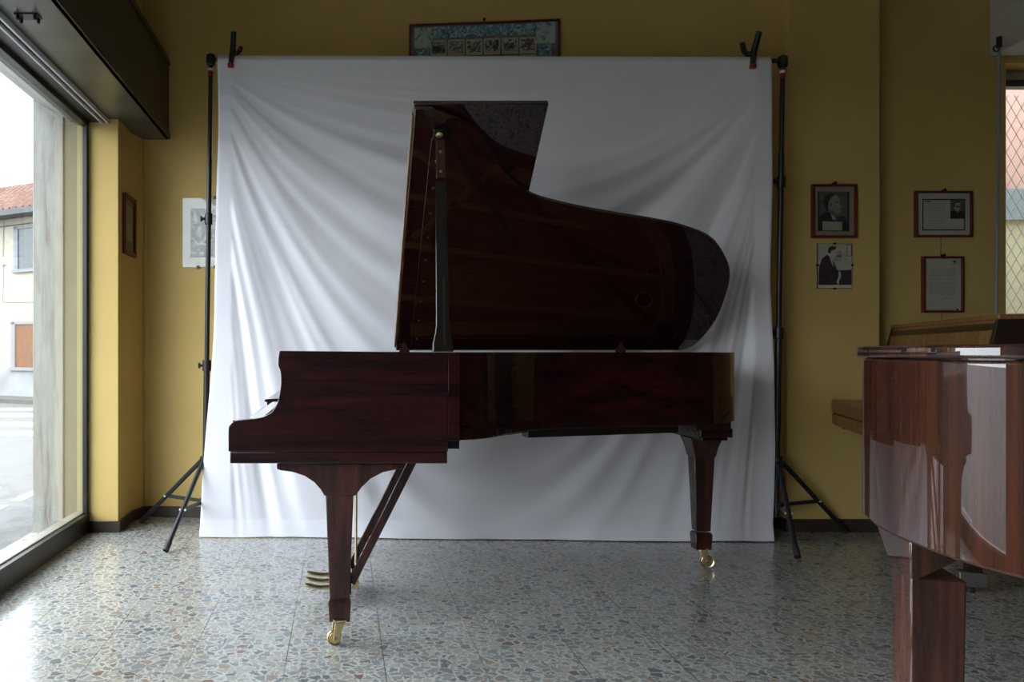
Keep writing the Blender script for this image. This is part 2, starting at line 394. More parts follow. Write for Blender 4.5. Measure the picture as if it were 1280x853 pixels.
MB().box((-1.4215,2.40,.10), (-1.4175,YJ-.03,2.255)).build('pane', 'glass', win)

# ---- outside reveal of the shop front
struct(MB().box((-1.47,YJ+.002,-.1), (-1.416,YJ+.45,2.6)).build('trim_2', 'plaster_out'), 'narrow yellow plaster strip outside the window jamb', 'trim')
struct(MB().box((-1.545,YJ+.012,-.1), (-1.47,YJ+.45,2.6)).build('trim_3', 'reveal_out'))
st = MB().box((-1.716,YJ,-.1), (-1.545,YJ+.45,2.62)).build('stone_pillar', 'travertine', bevel=.006)
tag(struct(st), 'grey veined travertine pillar outside the shop window', 'pillar')
lin = MB().prism([(-1.50,-2.6,2.278),(-1.715,-2.6,2.40),(-1.715,-2.6,2.75),(-1.50,-2.6,2.75)], (0,YJ+2.6,0)).build('lintel_outside', 'travertine')
struct(lin, 'grey stone lintel outside above the shop window', 'lintel')

# ---- roller shutter box above the window
sb = thing('roller_shutter_box', (-1.2,2.0,2.29), 'dark brown metal roller shutter box above the street window', 'shutter box')
MB().box((-1.395,-2.6,2.289), (-1.05,4.985,2.297)).build('underside_panel', 'shutter_under', sb)
b = MB(); b.box((-1.068,-2.6,2.289), (-1.052,4.985,2.765)); b.build('front_panel', 'shutter', sb)
b = MB(); b.box((-1.056,-2.6,2.289), (-1.044,4.985,2.318)); b.box((-1.056,-2.6,2.735), (-1.044,4.985,2.77)); b.box((-1.056,4.955,2.289), (-1.044,4.985,2.77))
b.build('edge_frame', 'shutter', sb, bevel=.002)
MB().box((-1.21,4.975,2.289), (-1.044,4.99,2.77)).build('end_plate', 'shutter', sb)
MB().box((-1.395,-2.6,2.755), (-1.05,4.985,2.768)).build('top_panel', 'shutter', sb)
b = MB(); b.box((-1.075,4.93,2.768), (-1.05,4.965,2.80)); b.lathe([(.012,0),(.012,.02)], (-1.062,4.948,2.80), n=8); b.build('bolt', 'winframe', sb)
hb = MB()
for xx in (-1.238,-1.172):
    for yy in (3.05,3.085): hb.lathe([(.007,0),(.007,.018),(.004,.024)], (xx,yy,2.2895), (0,0,-1), 10)
hb.box((-1.25,3.04,2.284), (-1.16,3.095,2.2895)); hb.build('bracket', 'winframe', sb)
tr = thing('shutter_guide_rail', (-1.31,2,2.25), 'grey aluminium guide rail under the dark shutter box', 'rail')
b = MB(); b.box((-1.336,YW0,2.262), (-1.324,YJ-.002,2.287)); b.box((-1.302,-2.5,2.262), (-1.290,YJ-.002,2.287)); b.build('flange', 'alu', tr, bevel=.002)
MB().box((-1.326,-2.5,2.275), (-1.30,YJ-.002,2.287)).build('channel', 'winframe', tr)

# ------------------------------------------------------------------ the street
struct(MB().box((-60,-30,-.25), (-1.72,60,-.05)).build('ground_street', 'asphalt'), 'pale grey asphalt street outside the window', 'street')
struct(MB().box((-2.0,-30,-.05), (-1.72,60,-.01)).build('ground_pavement', 'kerb'))
for k, (y0, y1) in enumerate(((10.2,10.75),(11.45,12.1),(13.0,13.75),(14.4,15.0))):
    o = MB().prism([(-9.6,y0,-.052),(-3.0,y0-.25,-.052),(-3.0,y1-.25,-.052),(-9.6,y1,-.052)], (0,0,.006)).build('crossing_stripe', 'roadpaint')
    tag(o, ['white crossing stripe on the street, nearest to the window', 'second nearest white crossing stripe on the street', 'third white crossing stripe on the street, before the farthest', 'farthest white crossing stripe, nearest the cream house'][k], 'road marking', 'pedestrian crossing stripes')
for k, (y0, y1) in enumerate(((4.3,5.45),(5.62,6.7),(6.9,8.0))):
    o = MB().prism([(-2.33,y0,-.052),(-2.25,y0,-.052),(-2.27,y1,-.052),(-2.35,y1,-.052)], (0,0,.006)).build('line_dash', 'roadpaint')
    tag(o, ['white kerb line dash just outside the window sill', 'white kerb line dash beside the stone pillar, a gap beyond the nearest', 'white kerb line dash farthest along the kerb'][k], 'road marking', 'dashes of the kerb line')
# cream house across the street
A = Vector((-7.62,17.8,0)); U = Vector((1.1,-.62,0)).normalized(); N = Vector((-U.y*-1, -U.x, 0)); N = Vector((U.y, -U.x, 0))  # N points to the viewer
def H(s, n, z): return A+U*s+N*n+Vector((0,0,z))
house = thing('cream_house', H(0,0,-.05), 'cream rendered two storey house with red tiled roof across the street', 'house')
S0, S1 = -7.0, 3.2
def hbox(mb, s0, s1, n0, n1, z0, z1):
    return mb.hexa([H(s0,n0,z0),H(s1,n0,z0),H(s1,n1,z0),H(s0,n1,z0)], [H(s0,n0,z1),H(s1,n0,z1),H(s1,n1,z1),H(s0,n1,z1)])
hbox(MB(), S0, S1, -6, 0, .62, 4.0).build('facade', 'housewall', house)
hbox(MB(), S0, S1, -6, .02, -.06, .62).build('socle', 'housesocle', house)
hbox(MB(), S0-.1, S1+.1, .0, .9, -.06, .03).build('kerb', 'kerb', house)
r = MB()
nU, nV = 260, 22
for j in range(nV):
    for_i = []
rows = []
for j in range(nV+1):
    v = j/nV; row = []
    for i in range(nU+1):
        s = S0-.4+(S1-S0+.8)*i/nU
        zz = 4.02+v*1.35+.05*math.sin(s*2*PI/.21)+.06*((v*nV*.5)%1)
        row.append(r.bm.verts.new(H(s, .45-v*2.9, zz)))
    rows.append(row)
for j in range(nV):
    for i in range(nU): r.face([rows[j][i], rows[j][i+1], rows[j+1][i+1], rows[j+1][i]])
r.build('roof', 'tiles', house, recalc=False)
hbox(MB(), S0-.4, S1+.4, .40, .52, 3.9, 4.02).build('gutter', 'gutter', house)
hbox(MB(), S0-.3, S1+.3, -3, .42, 3.93, 3.99).build('eaves_board', 'gutter', house)
hbox(MB(), .78, 1.0, -.95, -.6, 4.2, 4.98).build('chimney', 'chimney', house, bevel=.01)
def hwin(s0, s1, z0, z1, paneM, nm):
    fr = MB(); d = .13
    hbox(fr, s0-d, s0, -.02, .035, z0-.05, z1+.06); hbox(fr, s1, s1+d, -.02, .035, z0-.05, z1+.06); hbox(fr, s0-d, s1+d, -.02, .035, z1, z1+.06); hbox(fr, s0-d-.03, s1+d+.03, -.02, .07, z0-.07, z0)
    fo = fr.build('window_frame', 'housetrim', house)
    hbox(MB(), s0, s1, -.02, .012, z0, z1).build(nm, paneM, fo)
hwin(.62, 1.25, 2.80, 3.68, 'glassdark', 'pane'); hwin(.53, 1.25, .66, 1.60, 'woodshutter', 'shutter')
hwin(-2.0, -1.3, 2.80, 3.68, 'glassdark', 'pane'); hwin(-2.1, -1.3, .66, 1.60, 'woodshutter', 'shutter')
mb = MB(); hbox(mb, .10, .25, 0, .06, 2.93, 3.09).build('junction_box', 'whiteplastic', house)
MB().tube([H(.15,.02,3.98), H(.13,.02,3.3), H(.14,.02,2.6), H(.12,.02,2.1), H(.9,.02,2.08), H(1.5,.02,2.1)], .009, 6).build('facade_cable', 'housesocle', house)
MB().tube([H(-3,.03,3.79), H(0,.03,3.77), H(2,.03,3.80)], .008, 6).build('facade_cable', 'gutter', house)
# long low building straight across the street (seen mirrored in the right piano)
bb = thing('street_building', (-13.5,0,-.05), 'long ochre building straight across the street from the window', 'building')
MB().box((-20,-9,-.05), (-13.5,5,3.1)).build('facade', 'backbuilding', bb)
MB().box((-20.2,-9.2,3.1), (-13.2,5.2,3.3)).build('roof_slab', 'tiles', bb)
for y0 in (-7.2,-4.0,-.8,2.4):
    MB().box((-13.52,y0,.9), (-13.44,y0+1.1,2.3)).build('window', 'glassdark', bb)

# ------------------------------------------------------------------ right window, mesh and yard
w2 = struct(thing('window_2', (4.4,4.75,WZ0), 'narrow window with wire mesh beside the grey shutter rod', 'window'))
b = MB(); b.box((WX0,4.74,WZ0), (WX0+.03,4.80,WZ1)); b.box((WX1-.05,4.74,WZ0), (WX1,4.80,WZ1)); b.box((WX0,4.74,WZ0), (WX1,4.80,WZ0+.05)); b.box((WX0,4.74,2.60), (WX1,4.80,WZ1))
b.build('window_frame', 'whitebox', w2, bevel=.003)
MB().box((WX0,4.70,2.56), (WX1,4.76,2.60)).build('blind_rail', 'walnut_dark_and_shade', w2)
MB().box((WX0+.02,4.768,WZ0+.02), (WX1-.02,4.772,2.60)).build('pane', 'glass', w2)
b = MB(); zz0, zz1, p = WZ0+.01, 2.56, .062
k = -40
def clipdiag(x0, sgn):
    pts = []
    # diamond wires: dz/dx = +-1.75
    m = 1.75*sgn
    for X in (WX0, WX1):
        z = zz0+(X-x0)*m
        pts.append((X, z))
    (xa, za), (xb, zb) = pts
    def atz(z): return x0+(z-zz0)/m
    P2_ = []
    for (X, z) in pts:
        if z < zz0: P2_.append((atz(zz0), zz0))
        elif z > zz1: P2_.append((atz(zz1), zz1))
        else: P2_.append((X, z))
    (xa, za), (xb, zb) = P2_
    if min(xa, xb) < WX0-.001 or max(xa, xb) > WX1+.001 or abs(xa-xb) < .01: return
    b.tube([(xa, 4.86+.003*sgn, za), (xb, 4.86+.003*sgn, zb)], .0022, 4, False)
for i in range(-40, 60):
    clipdiag(WX0+i*p, 1); clipdiag(WX0+i*p, -1)
b.build('security_mesh', 'strap', w2)
struct(MB().box((2.5,5.15,-.12), (9,9,-.02)).build('ground_yard', 'asphalt'))
yw = thing('yard_wall', (5.0,7.0,-.02), 'pink and beige yard wall seen through the wire mesh', 'yard wall')
MB().box((3.5,7.0,-.02), (9,7.2,2.15)).build('lower_render', 'greenwall', yw)
MB().box((3.5,6.96,2.15), (9,7.2,2.42)).build('coping', 'bluewall', yw)
MB().box((3.5,7.05,2.42), (9,7.2,4.4)).build('upper_render', 'pinkwall', yw)
sh = thing('roller_shutter_casing', (4.3,4.5,2.72), 'grey white painted shutter casing high above the right window', 'shutter casing')
MB().box((3.715,4.36,2.70), (5.0,4.598,3.25)).build('casing', 'whitebox', sh, bevel=.008)
MB().box((3.80,4.352,2.72), (4.95,4.362,3.22)).build('access_panel', 'whitebox', sh, bevel=.004)
MB().box((3.93,4.34,3.02), (3.99,4.355,3.05)).build('latch', 'winframe', sh)
rod = thing('shutter_crank_rod', (3.7,4.5,1.0), 'thin grey crank rod hanging below the white shutter casing', 'crank rod')
pA, pB = P(1249,60,4.40), P(1245,400,4.40)
MB().tube([pA, P(1247.5,200,4.40), pB, P(1243.5,480,4.40)], .0085, 10).build('rod', 'strap', rod, smooth=True)
MB().tube([pA+Vector((0,0,.06)), pA+Vector((0,0,.0))], .014, 10).build('socket', 'winframe', rod, smooth=True)
MB().torus(pA+Vector((-.02,-.005,-.005)), .016, .004, (0,1,0), 14, 6).build('hook', 'winframe', rod, smooth=True)

# ------------------------------------------------------------------ pictures on the walls
def wall_pic(name, x0, y0, x1, y1, wy, label, cat='picture', thick=.022, fw=.012, frame='redframe', back='mount', group=None):
    """upright picture on a wall facing the viewer; wy(X) gives the wall's depth. returns thing and a local placer"""
    # depth from the pixel column: iterate
    d = 4.5
    for _ in range(20): d = wy(((x0+x1)/2-CX)*d/F)
    X0, X1 = (x0-CX)*d/F, (x1-CX)*d/F; Z1, Z0 = EYE+(CY-y0)*d/F, EYE+(CY-y1)*d/F
    slope = (wy(X1)-wy(X0))/(X1-X0)
    def Q(u, v, off):          # u right, v down in 0..1, off in front of wall
        X = X0+(X1-X0)*u; return Vector((X, wy(X0)+slope*(X-X0)-off, Z1+(Z0-Z1)*v))
    t = thing(name, Q(.5,1,0), label, cat, group)
    W, Hh = X1-X0, Z1-Z0
    def slab(nm, u0, v0, u1, v1, o0, o1, mat, parent=t, bevel=0):
        return MB().hexa([Q(u0,v0,o0),Q(u1,v0,o0),Q(u1,v1,o0),Q(u0,v1,o0)], [Q(u0,v0,o1),Q(u1,v0,o1),Q(u1,v1,o1),Q(u0,v1,o1)]).build(nm, mat, parent, bevel)
    if frame:
        fu, fv = fw/W, fw/Hh; b = MB()
        for (u0, v0, u1, v1) in ((0,0,1,fv),(0,1-fv,1,1),(0,fv,fu,1-fv),(1-fu,fv,1,1-fv)):
            b.hexa([Q(u0,v0,.0),Q(u1,v0,.0),Q(u1,v1,.0),Q(u0,v1,.0)], [Q(u0,v0,thick),Q(u1,v0,thick),Q(u1,v1,thick),Q(u0,v1,thick)])
        b.build('frame', frame, t, .002)
        slab('mount', fu, fv, 1-fu, 1-fv, .002, .010, back)
    return t, Q, slab, W, Hh
def flatshape(mb, Q, mat, pts, off):
    mb.mat(M[mat]); mb.hexa([Q(u,v,off-.0006) for u, v in pts], [Q(u,v,off) for u, v in pts])
def nail(Q, t, u=.5, v=-.02):
    MB().lathe([(.005,0),(.005,.02),(.008,.022),(.008,.026)], Q(u,v,.0), (0,-1,0), 10).build('nail', 'walnut_dark_and_shade', t)
def cover(Q, t, W, Hh, fw, off=.013):
    MB().hexa([Q(fw/W,fw/Hh,off),Q(1-fw/W,fw/Hh,off),Q(1-fw/W,1-fw/Hh,off),Q(fw/W,1-fw/Hh,off)], [Q(fw/W,fw/Hh,off+.002),Q(1-fw/W,fw/Hh,off+.002),Q(1-fw/W,1-fw/Hh,off+.002),Q(fw/W,1-fw/Hh,off+.002)]).build('cover_glass', 'glass', t)
def ell(cx, cy, rx, ry, n=18, a0=0, a1=2*PI): return [(cx+rx*math.cos(a0+(a1-a0)*k/n), cy+ry*math.sin(a0+(a1-a0)*k/n)) for k in range(n)]

# 1 collage above the cloth
t, Q, slab, W, Hh = wall_pic('framed_collage', 512, 28.5, 697, 152, ywall, 'wide dark framed collage of blue and grey prints, half hidden above the cloth', fw=.011, frame='redframe', back='photomid')
slab('print', .035, .035, .155, .245, .010, .0115, 'palebluepr'); slab('print', .845, .02, .968, .235, .010, .0115, 'palebluepr')
for k in range(8): slab('print', .160+k*.0855, .032, .160+k*.0855+.080, .142, .010, .0115, 'blueprint')
for r_ in range(4):
    slab('print', .05, .255+r_*.17, .13, .415+r_*.17, .010, .0115, 'blueprint'); slab('print', .862, .245+r_*.17, .942, .405+r_*.17, .010, .0115, 'blueprint')
for r_ in range(4):
    for k in range(6):
        u0, v0 = .145+k*.1185, .168+r_*.178
        pr = slab('print', u0, v0, u0+.106, v0+.162, .010, .0113, 'paper_tint')
        slab('image', u0+.008, v0+.015, u0+.098, v0+.135, .0113, .0118, 'bwprint', pr)
nail(Q, t)
# 2 portrait in red frame on the pier
pier = lambda X: 4.445
t, Q, slab, W, Hh = wall_pic('framed_portrait', 1013, 231, 1069, 298, pier, 'red framed grey portrait of a man in profile on the wall pier', fw=.014)
b = MB()
flatshape(b, Q, 'photobg', [(.14,.13),(.80,.14),(.80,.88),(.14,.87)], .0112)
flatshape(b, Q, 'photodark', [(.795,.14),(.84,.14),(.84,.88),(.795,.88)], .0114)
flatshape(b, Q, 'photodark', [(.14,.13),(.17,.13),(.17,.87),(.14,.87)], .0114)
flatshape(b, Q, 'photodark', [(.17,.87),(.18,.62),(.30,.52),(.44,.54),(.58,.62),(.72,.58),(.78,.68),(.80,.87)], .0116)        # jacket
flatshape(b, Q, 'photolight', [(.42,.55),(.50,.58),(.56,.66),(.47,.66)], .0118)
flatshape(b, Q, 'photoface', [(.36,.22),(.48,.18),(.58,.22),(.63,.30),(.62,.36),(.67,.42),(.63,.45),(.64,.52),(.58,.55),(.46,.55),(.40,.50),(.34,.40)], .0119)  # head in profile
flatshape(b, Q, 'photodark', [(.30,.46),(.25,.34),(.29,.22),(.42,.165),(.54,.185),(.44,.24),(.38,.32),(.37,.42),(.35,.50)], .0121)   # hair
flatshape(b, Q, 'photodark', [(.535,.335),(.60,.325),(.605,.34),(.54,.35)], .0121)
flatshape(b, Q, 'photomid', [(.56,.475),(.625,.47),(.62,.485),(.565,.487)], .0121)
flatshape(b, Q, 'photomid', ell(.425,.385,.025,.045), .0122)
flatshape(b, Q, 'photomid', [(.42,.46),(.50,.50),(.58,.55),(.46,.55),(.40,.50)], .0120)
flatshape(b, Q, 'paper_tint', [(.24,.69),(.68,.70),(.68,.86),(.24,.86)], .0125)
b.build('photograph', None, t); nail(Q, t); cover(Q, t, W, Hh, .014, .0135)
# 3 frameless photo under it
t, Q, slab, W, Hh = wall_pic('clip_frame_photo', 1021, 305, 1064, 361, pier, 'small frameless black and white photo of a seated man in dark suit', frame=None)
slab('backing', 0, 0, 1, 1, 0, .008, 'photodark')
b = MB()
flatshape(b, Q, 'photolight', [(.01,.01),(.99,.01),(.99,.93),(.01,.93)], .0086)
flatshape(b, Q, 'paper', [(.01,.93),(.99,.93),(.99,.99),(.01,.99)], .0086)
flatshape(b, Q, 'photodark', [(.02,.92),(.04,.52),(.12,.34),(.26,.25),(.40,.30),(.50,.46),(.56,.58),(.70,.62),(.68,.74),(.56,.92)], .0092)
flatshape(b, Q, 'photodark', [(.58,.60),(.98,.58),(.98,.92),(.62,.92)], .0090)
flatshape(b, Q, 'photolight', [(.36,.14),(.50,.12),(.56,.2),(.55,.27),(.46,.31),(.38,.27)], .0094)
flatshape(b, Q, 'photodark', [(.29,.20),(.31,.09),(.42,.05),(.54,.08),(.52,.13),(.40,.15),(.36,.22)], .0098)
flatshape(b, Q, 'photolight', [(.33,.27),(.38,.25),(.44,.40),(.46,.52),(.40,.44)], .0096)
flatshape(b, Q, 'photolight', [(.60,.62),(.66,.62),(.68,.74),(.58,.88),(.54,.86),(.60,.74)], .0098)
for (u0, v0, u1, v1) in ((.50,.18,.68,.37),(.84,.02,.985,.28)):
    for q in (((u0,v0),(u1,v0),(u1,v0+.012),(u0,v0+.012)), ((u0,v1-.012),(u1,v1-.012),(u1,v1),(u0,v1)), ((u0,v0),(u0+.014,v0),(u0+.014,v1),(u0,v1)), ((u1-.014,v0),(u1,v0),(u1,v1),(u1-.014,v1))):
        flatshape(b, Q, 'photodark', q, .0093)
flatshape(b, Q, 'photomid', ell(.60,.28,.07,.04), .0092)
b.build('photograph', None, t)
for (u, v) in ((.5,.0),(.5,1.0),(0,.48),(1,.48)): 
    slab('clip', u-.03, v-.022, u+.03, v+.022, .0, .0115, 'clip')
# 4 framed letter with portrait, 5 framed letter
alc = lambda X: 4.6
t, Q, slab, W, Hh = wall_pic('framed_letter', 1142, 239.5, 1213, 297, alc, 'wide red framed handwritten letter with small portrait photo in its corner', fw=.012, back='paper')
b = MB()
for q in (((.13,.17),(.88,.17),(.88,.195),(.13,.195)), ((.13,.83),(.88,.83),(.88,.855),(.13,.855)), ((.13,.17),(.148,.17),(.148,.855),(.13,.855)), ((.862,.17),(.88,.17),(.88,.855),(.862,.855))): flatshape(b, Q, 'ink', q, .0115)
flatshape(b, Q, 'photomid', [(.62,.195),(.862,.195),(.862,.60),(.62,.60)], .0114)
flatshape(b, Q, 'photodark', [(.62,.60),(.63,.44),(.70,.42),(.76,.49),(.80,.42),(.862,.46),(.862,.60)], .0117)
flatshape(b, Q, 'photolight', ell(.742,.335,.055,.10), .0118)
flatshape(b, Q, 'photodark', [(.67,.34),(.665,.26),(.71,.215),(.77,.215),(.80,.25),(.76,.245),(.70,.26),(.69,.34)], .0121)
flatshape(b, Q, 'photodark', [(.70,.32),(.80,.335),(.80,.36),(.70,.345)], .0122)
random.seed(3)
for r_ in range(10):                      # faint strokes of handwriting
    v = .25+r_*.056; u = .20+random.uniform(0,.05); e = random.uniform(.48,.58) if r_ < 6 else random.uniform(.55,.80)
    while u < e:
        l = random.uniform(.015,.05); h = random.uniform(-.006,.006)
        flatshape(b, Q, 'greyink', [(u,v+h),(u+l,v-h),(u+l,v-h+.009),(u,v+h+.009)], .0113); u += l+random.uniform(.008,.02)
flatshape(b, Q, 'ink', [(.165,.215),(.27,.215),(.27,.235),(.165,.235)], .0114)
b.build('letter', None, t); nail(Q, t); cover(Q, t, W, Hh, .012)
MB().tube([Q(.47,1.0,.004), Q(.47,1.42,.004)], .0012, 6).build('hanging_wire', 'walnut_dark_and_shade', t)
MB().tube([Q(.55,1.0,.004), Q(.54,1.1,.006), Q(.50,1.2,.006)], .001, 6).build('loose_thread', 'bead', t)
t, Q, slab, W, Hh = wall_pic('framed_letter', 1151, 321, 1202, 391, alc, 'upright red framed typed letter hanging above the light wood piano', fw=.012, back='paper')
b = MB()
flatshape(b, Q, 'ink', [(.74,.10),(.78,.075),(.81,.085),(.84,.065),(.83,.105),(.79,.115)], .0113)   # small emblem
flatshape(b, Q, 'greyink', [(.66,.135),(.92,.135),(.92,.143),(.66,.143)], .0113)
for r_ in range(20):
    if r_ in (9,): continue
    v = .215+r_*.024; u = .17; e = .83 if r_ % 7 != 6 else .5
    while u < e:
        l = random.uniform(.02,.07); flatshape(b, Q, 'greyink', [(u,v),(min(u+l,e),v),(min(u+l,e),v+.008),(u,v+.008)], .0113); u += l+.012
flatshape(b, Q, 'greyink', [(.52,.745),(.60,.725),(.70,.74),(.70,.75),(.60,.738),(.52,.757)], .0113)
flatshape(b, Q, 'greyink', [(.12,.945),(.72,.945),(.72,.952),(.12,.952)], .0113)
flatshape(b, Q, 'ink', ell(.86,.945,.03,.018), .0113)
b.build('letter', None, t); nail(Q, t); cover(Q, t, W, Hh, .012)
MB().tube([Q(.5,1.0,.004), Q(.5,1.25,.004)], .0012, 6).build('hanging_wire', 'walnut_dark_and_shade', t)
# 6 white clip framed picture behind the left stand
t, Q, slab, W, Hh = wall_pic('clip_frame_picture', 228, 247.5, 318, 334, ywall, 'white bordered dark picture on the back wall behind the left stand', frame=None)
slab('backing', 0, 0, 1, 1, 0, .009, 'paper')
ph = slab('photograph', .11, .155, .89, .86, .009, .0098, 'stainmix')
for (u, v) in ((.46,0),(.70,0),(.22,1.0),(.46,1.0),(.70,1.0)): slab('clip', u-.022, v-.022, u+.022, v+.022, 0, .013, 'clip')
MB().hexa([Q(0,0,.0105),Q(1,0,.0105),Q(1,1,.0105),Q(0,1,.0105)], [Q(0,0,.0125),Q(1,0,.0125),Q(1,1,.0125),Q(0,1,.0125)]).build('cover_glass', 'glass', t)
# 7 red frame on the pier's side
t = thing('framed_certificate', (-1.235,4.63,1.56), 'narrow looking dark red frame on the shaded side of the window pier', 'picture')
y0, y1, z0, z1 = 4.512, 4.752, 1.558, 1.90; fx = -1.243; fw = .022
b = MB()
for (a0, c0, a1, c1) in ((y0,z0,y1,z0+fw),(y0,z1-fw,y1,z1),(y0,z0+fw,y0+fw,z1-fw),(y1-fw,z0+fw,y1,z1-fw)): b.box((fx,a0,c0), (fx+.022,a1,c1))
b.build('frame', 'redframe', t, .002)
MB().box((fx,y0+fw,z0+fw), (fx+.009,y1-fw,z1-fw)).build('mount', flat('olive_mount', (.20,.19,.085,1), .8), t)
sp = MB(); sp.mat(M['paper_tint']).box((fx+.009,y0+.055,z0+.085), (fx+.0098,y1-.055,z1-.06)); sp.mat(M['greyink']).box((fx+.0098,y0+.075,z1-.16), (fx+.0102,y1-.075,z1-.085))
sp.build('certificate', None, t)
MB().box((fx+.012,y0+fw,z0+fw), (fx+.0135,y1-fw,z1-fw)).build('cover_glass', 'glass', t)

# ------------------------------------------------------------------ the white cloth, stands and clamps
XL0, XL1, ZL = -.678, -.773, 2.599
XR0, XR1, ZR = 2.258, 2.272, 2.545
YL, YR = 4.33, 4.205
def cloth_obj():
    b = MB(); nu, nv = 330, 250; rows = []
    for j in range(nv+1):
        v = j/nv; row = []
        for i in range(nu+1):
            u = i/nu
            xl = XL0+(XL1-XL0)*(max(0, v-.3)/.7)**1.4 + .006*math.sin(v*13)
            xr = XR0+(XR1-XR0)*v + .010*math.sin(v*9+1)*v
            x = xl+(xr-xl)*u
            zt = ZL+(ZR-ZL)*u
            z = zt*(1-v)+.006*v
            y = YL+(YR-YL)*u
            # swags hanging between the two clamps: every fold is a parabola through both clamp points
            t = min(max((x+.60)/(2.17+.60), .0), 1); t = .045+.91*t; drop = max((zt-.03)-z, .0)
            s = max(drop/(4*t*(1-t)), .02)
            q = math.log(s)
            n1 = noise.noise((q*3.0+.35*noise.noise((x*1.1, z*1.1, 3)), 1.7, t*1.5))
            n2 = noise.noise((q*6.2+.5*noise.noise((x*1.3, z*1.3, 8)), 9.1, t*2.2))
            n3 = noise.noise((x*.9, z*.8, 5.0))
            n4 = noise.noise((x*3.1+z*1.2, z*2.4, 2.0))
            r = math.hypot(min(abs(x+.60), abs(x-2.17)), drop)
            near = min(1, r/1.1)
            top = min(1, s/.75)**1.5                     # flat near the taut top edge
            edge = min(t, 1-t)*2; mid = .72
            hem = min(1, (1-v)*7+.25)
            d = (.066*n1+.030*n2)*near*top*(1-.38*min(1, max(0, (q-.35)/.8)))*(.85+.65*max(0, edge-.35))*(mid+.30*min(1, drop/1.8))*min(1, .45+2.2*edge)*hem+.022*n3*min(1, v*3)+.006*n4*min(1, v*4)
            for sk, wk_, ak in ((1.30,.07,.012),(1.58,.08,.018),(1.92,.09,.022),(2.24,.08,.020),(2.52,.09,.022),(2.85,.10,.014)):
                sk2 = sk+.10*noise.noise((sk*3, t*2.0, 4.0))
                d += ak*math.exp(-((s-sk2)/wk_)**2)*min(1, max(0, edge-.22)*2.2)*hem*(.55+.45*abs(math.cos(PI*t)))
            # a tight pleat below each clamp
            for cxp in (-.60, 2.17):
                d += .010*math.exp(-((x-cxp)/.05)**2)*math.exp(-drop/.25)
            d += .020*max(0, (v-.965)/.035)+.008*math.sin(u*17+1)*max(0, (v-.9)/.1)
            if v < .004: d -= .012
            if i == nu or i == 0: d -= .004
            row.append(b.bm.verts.new((x, y-d, z+(.004*noise.noise((x*6, 2, 2)) if j == nv else 0))))
        rows.append(row)
    # turned back over the crossbar
    for k, (dy, dz) in enumerate(((.012,.010),(.030,.012),(.045,.0),(.052,-.03),(.055,-.09))):
        row = []
        for i in range(nu+1):
            u = i/nu; x = XL0+(XR0-XL0)*u; row.append(b.bm.verts.new((x, YL+(YR-YL)*u+dy, ZL+(ZR-ZL)*u+dz)))
        rows.insert(0, row)
    for j in range(len(rows)-1):
        for i in range(nu): b.face([rows[j][i], rows[j+1][i], rows[j+1][i+1], rows[j][i+1]])
    o = b.build('backdrop_cloth', 'cloth', smooth=False, recalc=False)
    for p in o.data.polygons: p.use_smooth = True
    return tag(o, 'large white backdrop cloth hanging in folds behind the dark piano', 'backdrop cloth')
cloth_obj()
cb = MB().tube([(-.692, YL+.028, ZL-.008), (2.303, YR+.024, ZR-.006)], .011, 14).build('backdrop_crossbar', 'stand', smooth=True)
tag(cb, 'thin black crossbar carrying the top edge of the white cloth', 'crossbar')

def tripod(label, foot, top, collar_z, feet, knob_side, zmid):
    t = thing('backdrop_stand', (foot[0], foot[1], 0), label, 'stand', None)
    f0, tp = Vector(foot), Vector(top)
    at = lambda z: f0+(tp-f0)*((z-f0.z)/(tp.z-f0.z))
    MB().tube([at(.12), at(zmid)], .0165, 14).build('lower_pole', 'stand', t, smooth=True)
    MB().tube([at(zmid-.03), at(2.05 if zmid < 1.9 else 2.3)], .0135, 14).build('middle_pole', 'stand', t, smooth=True)
    MB().tube([at(2.0), at(tp.z-.03)], .0115, 14).build('upper_pole', 'stand', t, smooth=True)
    for z, rr in ((zmid, .024), (zmid+.80 if zmid+.8 < 2.3 else 2.1, .021)):
        c = MB().tube([at(z-.03), at(z+.03)], [rr, rr], 14).build('clamp_collar', 'stand', t, bevel=.003)
        kd = Vector(knob_side)
        MB().tube([at(z), at(z)+kd*.045], .007, 8).tube([at(z)+kd*.04+Vector((0,0,.015)), at(z)+kd*.04-Vector((0,0,.015))], .006, 8).build('knob', 'stand', c, smooth=True)
    MB().tube([at(collar_z-.03), at(collar_z+.03)], .03, 14).build('leg_collar', 'stand', t, bevel=.004)
    MB().tube([at(.16), at(.205)], .026, 14).build('brace_collar', 'standgrey', t, bevel=.003)
    for fx in feet:
        e = Vector((fx[0], fx[1], 0)); d = Vector((e.x-f0.x, e.y-f0.y, 0)).normalized(); st_ = at(collar_z)+d*.035; e.z = .012
        lg = MB().tube([st_, e], .0125, 10).build('leg', 'stand', t, smooth=True)
        dr = (e-st_).normalized()
        MB().tube([e-dr*.05, e], .0155, 10).build('rubber_foot', 'rubber', lg, smooth=True)
        m = st_+(e-st_)*.56; cc = at(.183)+d*.02
        MB().bar(cc, m, .006, .02, Vector((-d.y, d.x, 0))).build('brace', 'standgrey', t, bevel=.001)
        MB().tube([m-Vector((-d.y, d.x, 0))*.018, m+Vector((-d.y, d.x, 0))*.018], .006, 8).build('rivet', 'alu', t)
    # head: joint, white and red rings
    MB().lathe([(.018,-.032),(.024,-.026),(.026,0),(.024,.024),(.014,.032)], tp, (0,0,1), 16).build('head_joint', 'stand', t, smooth=True)
    MB().tube([at(tp.z-.062), at(tp.z-.048)], .0135, 14).build('white_ring', 'whiteplastic', t, smooth=True)
    MB().tube([at(tp.z-.088), at(tp.z-.062)], .0138, 14).build('red_ring', 'redplastic', t, smooth=True)
    return t
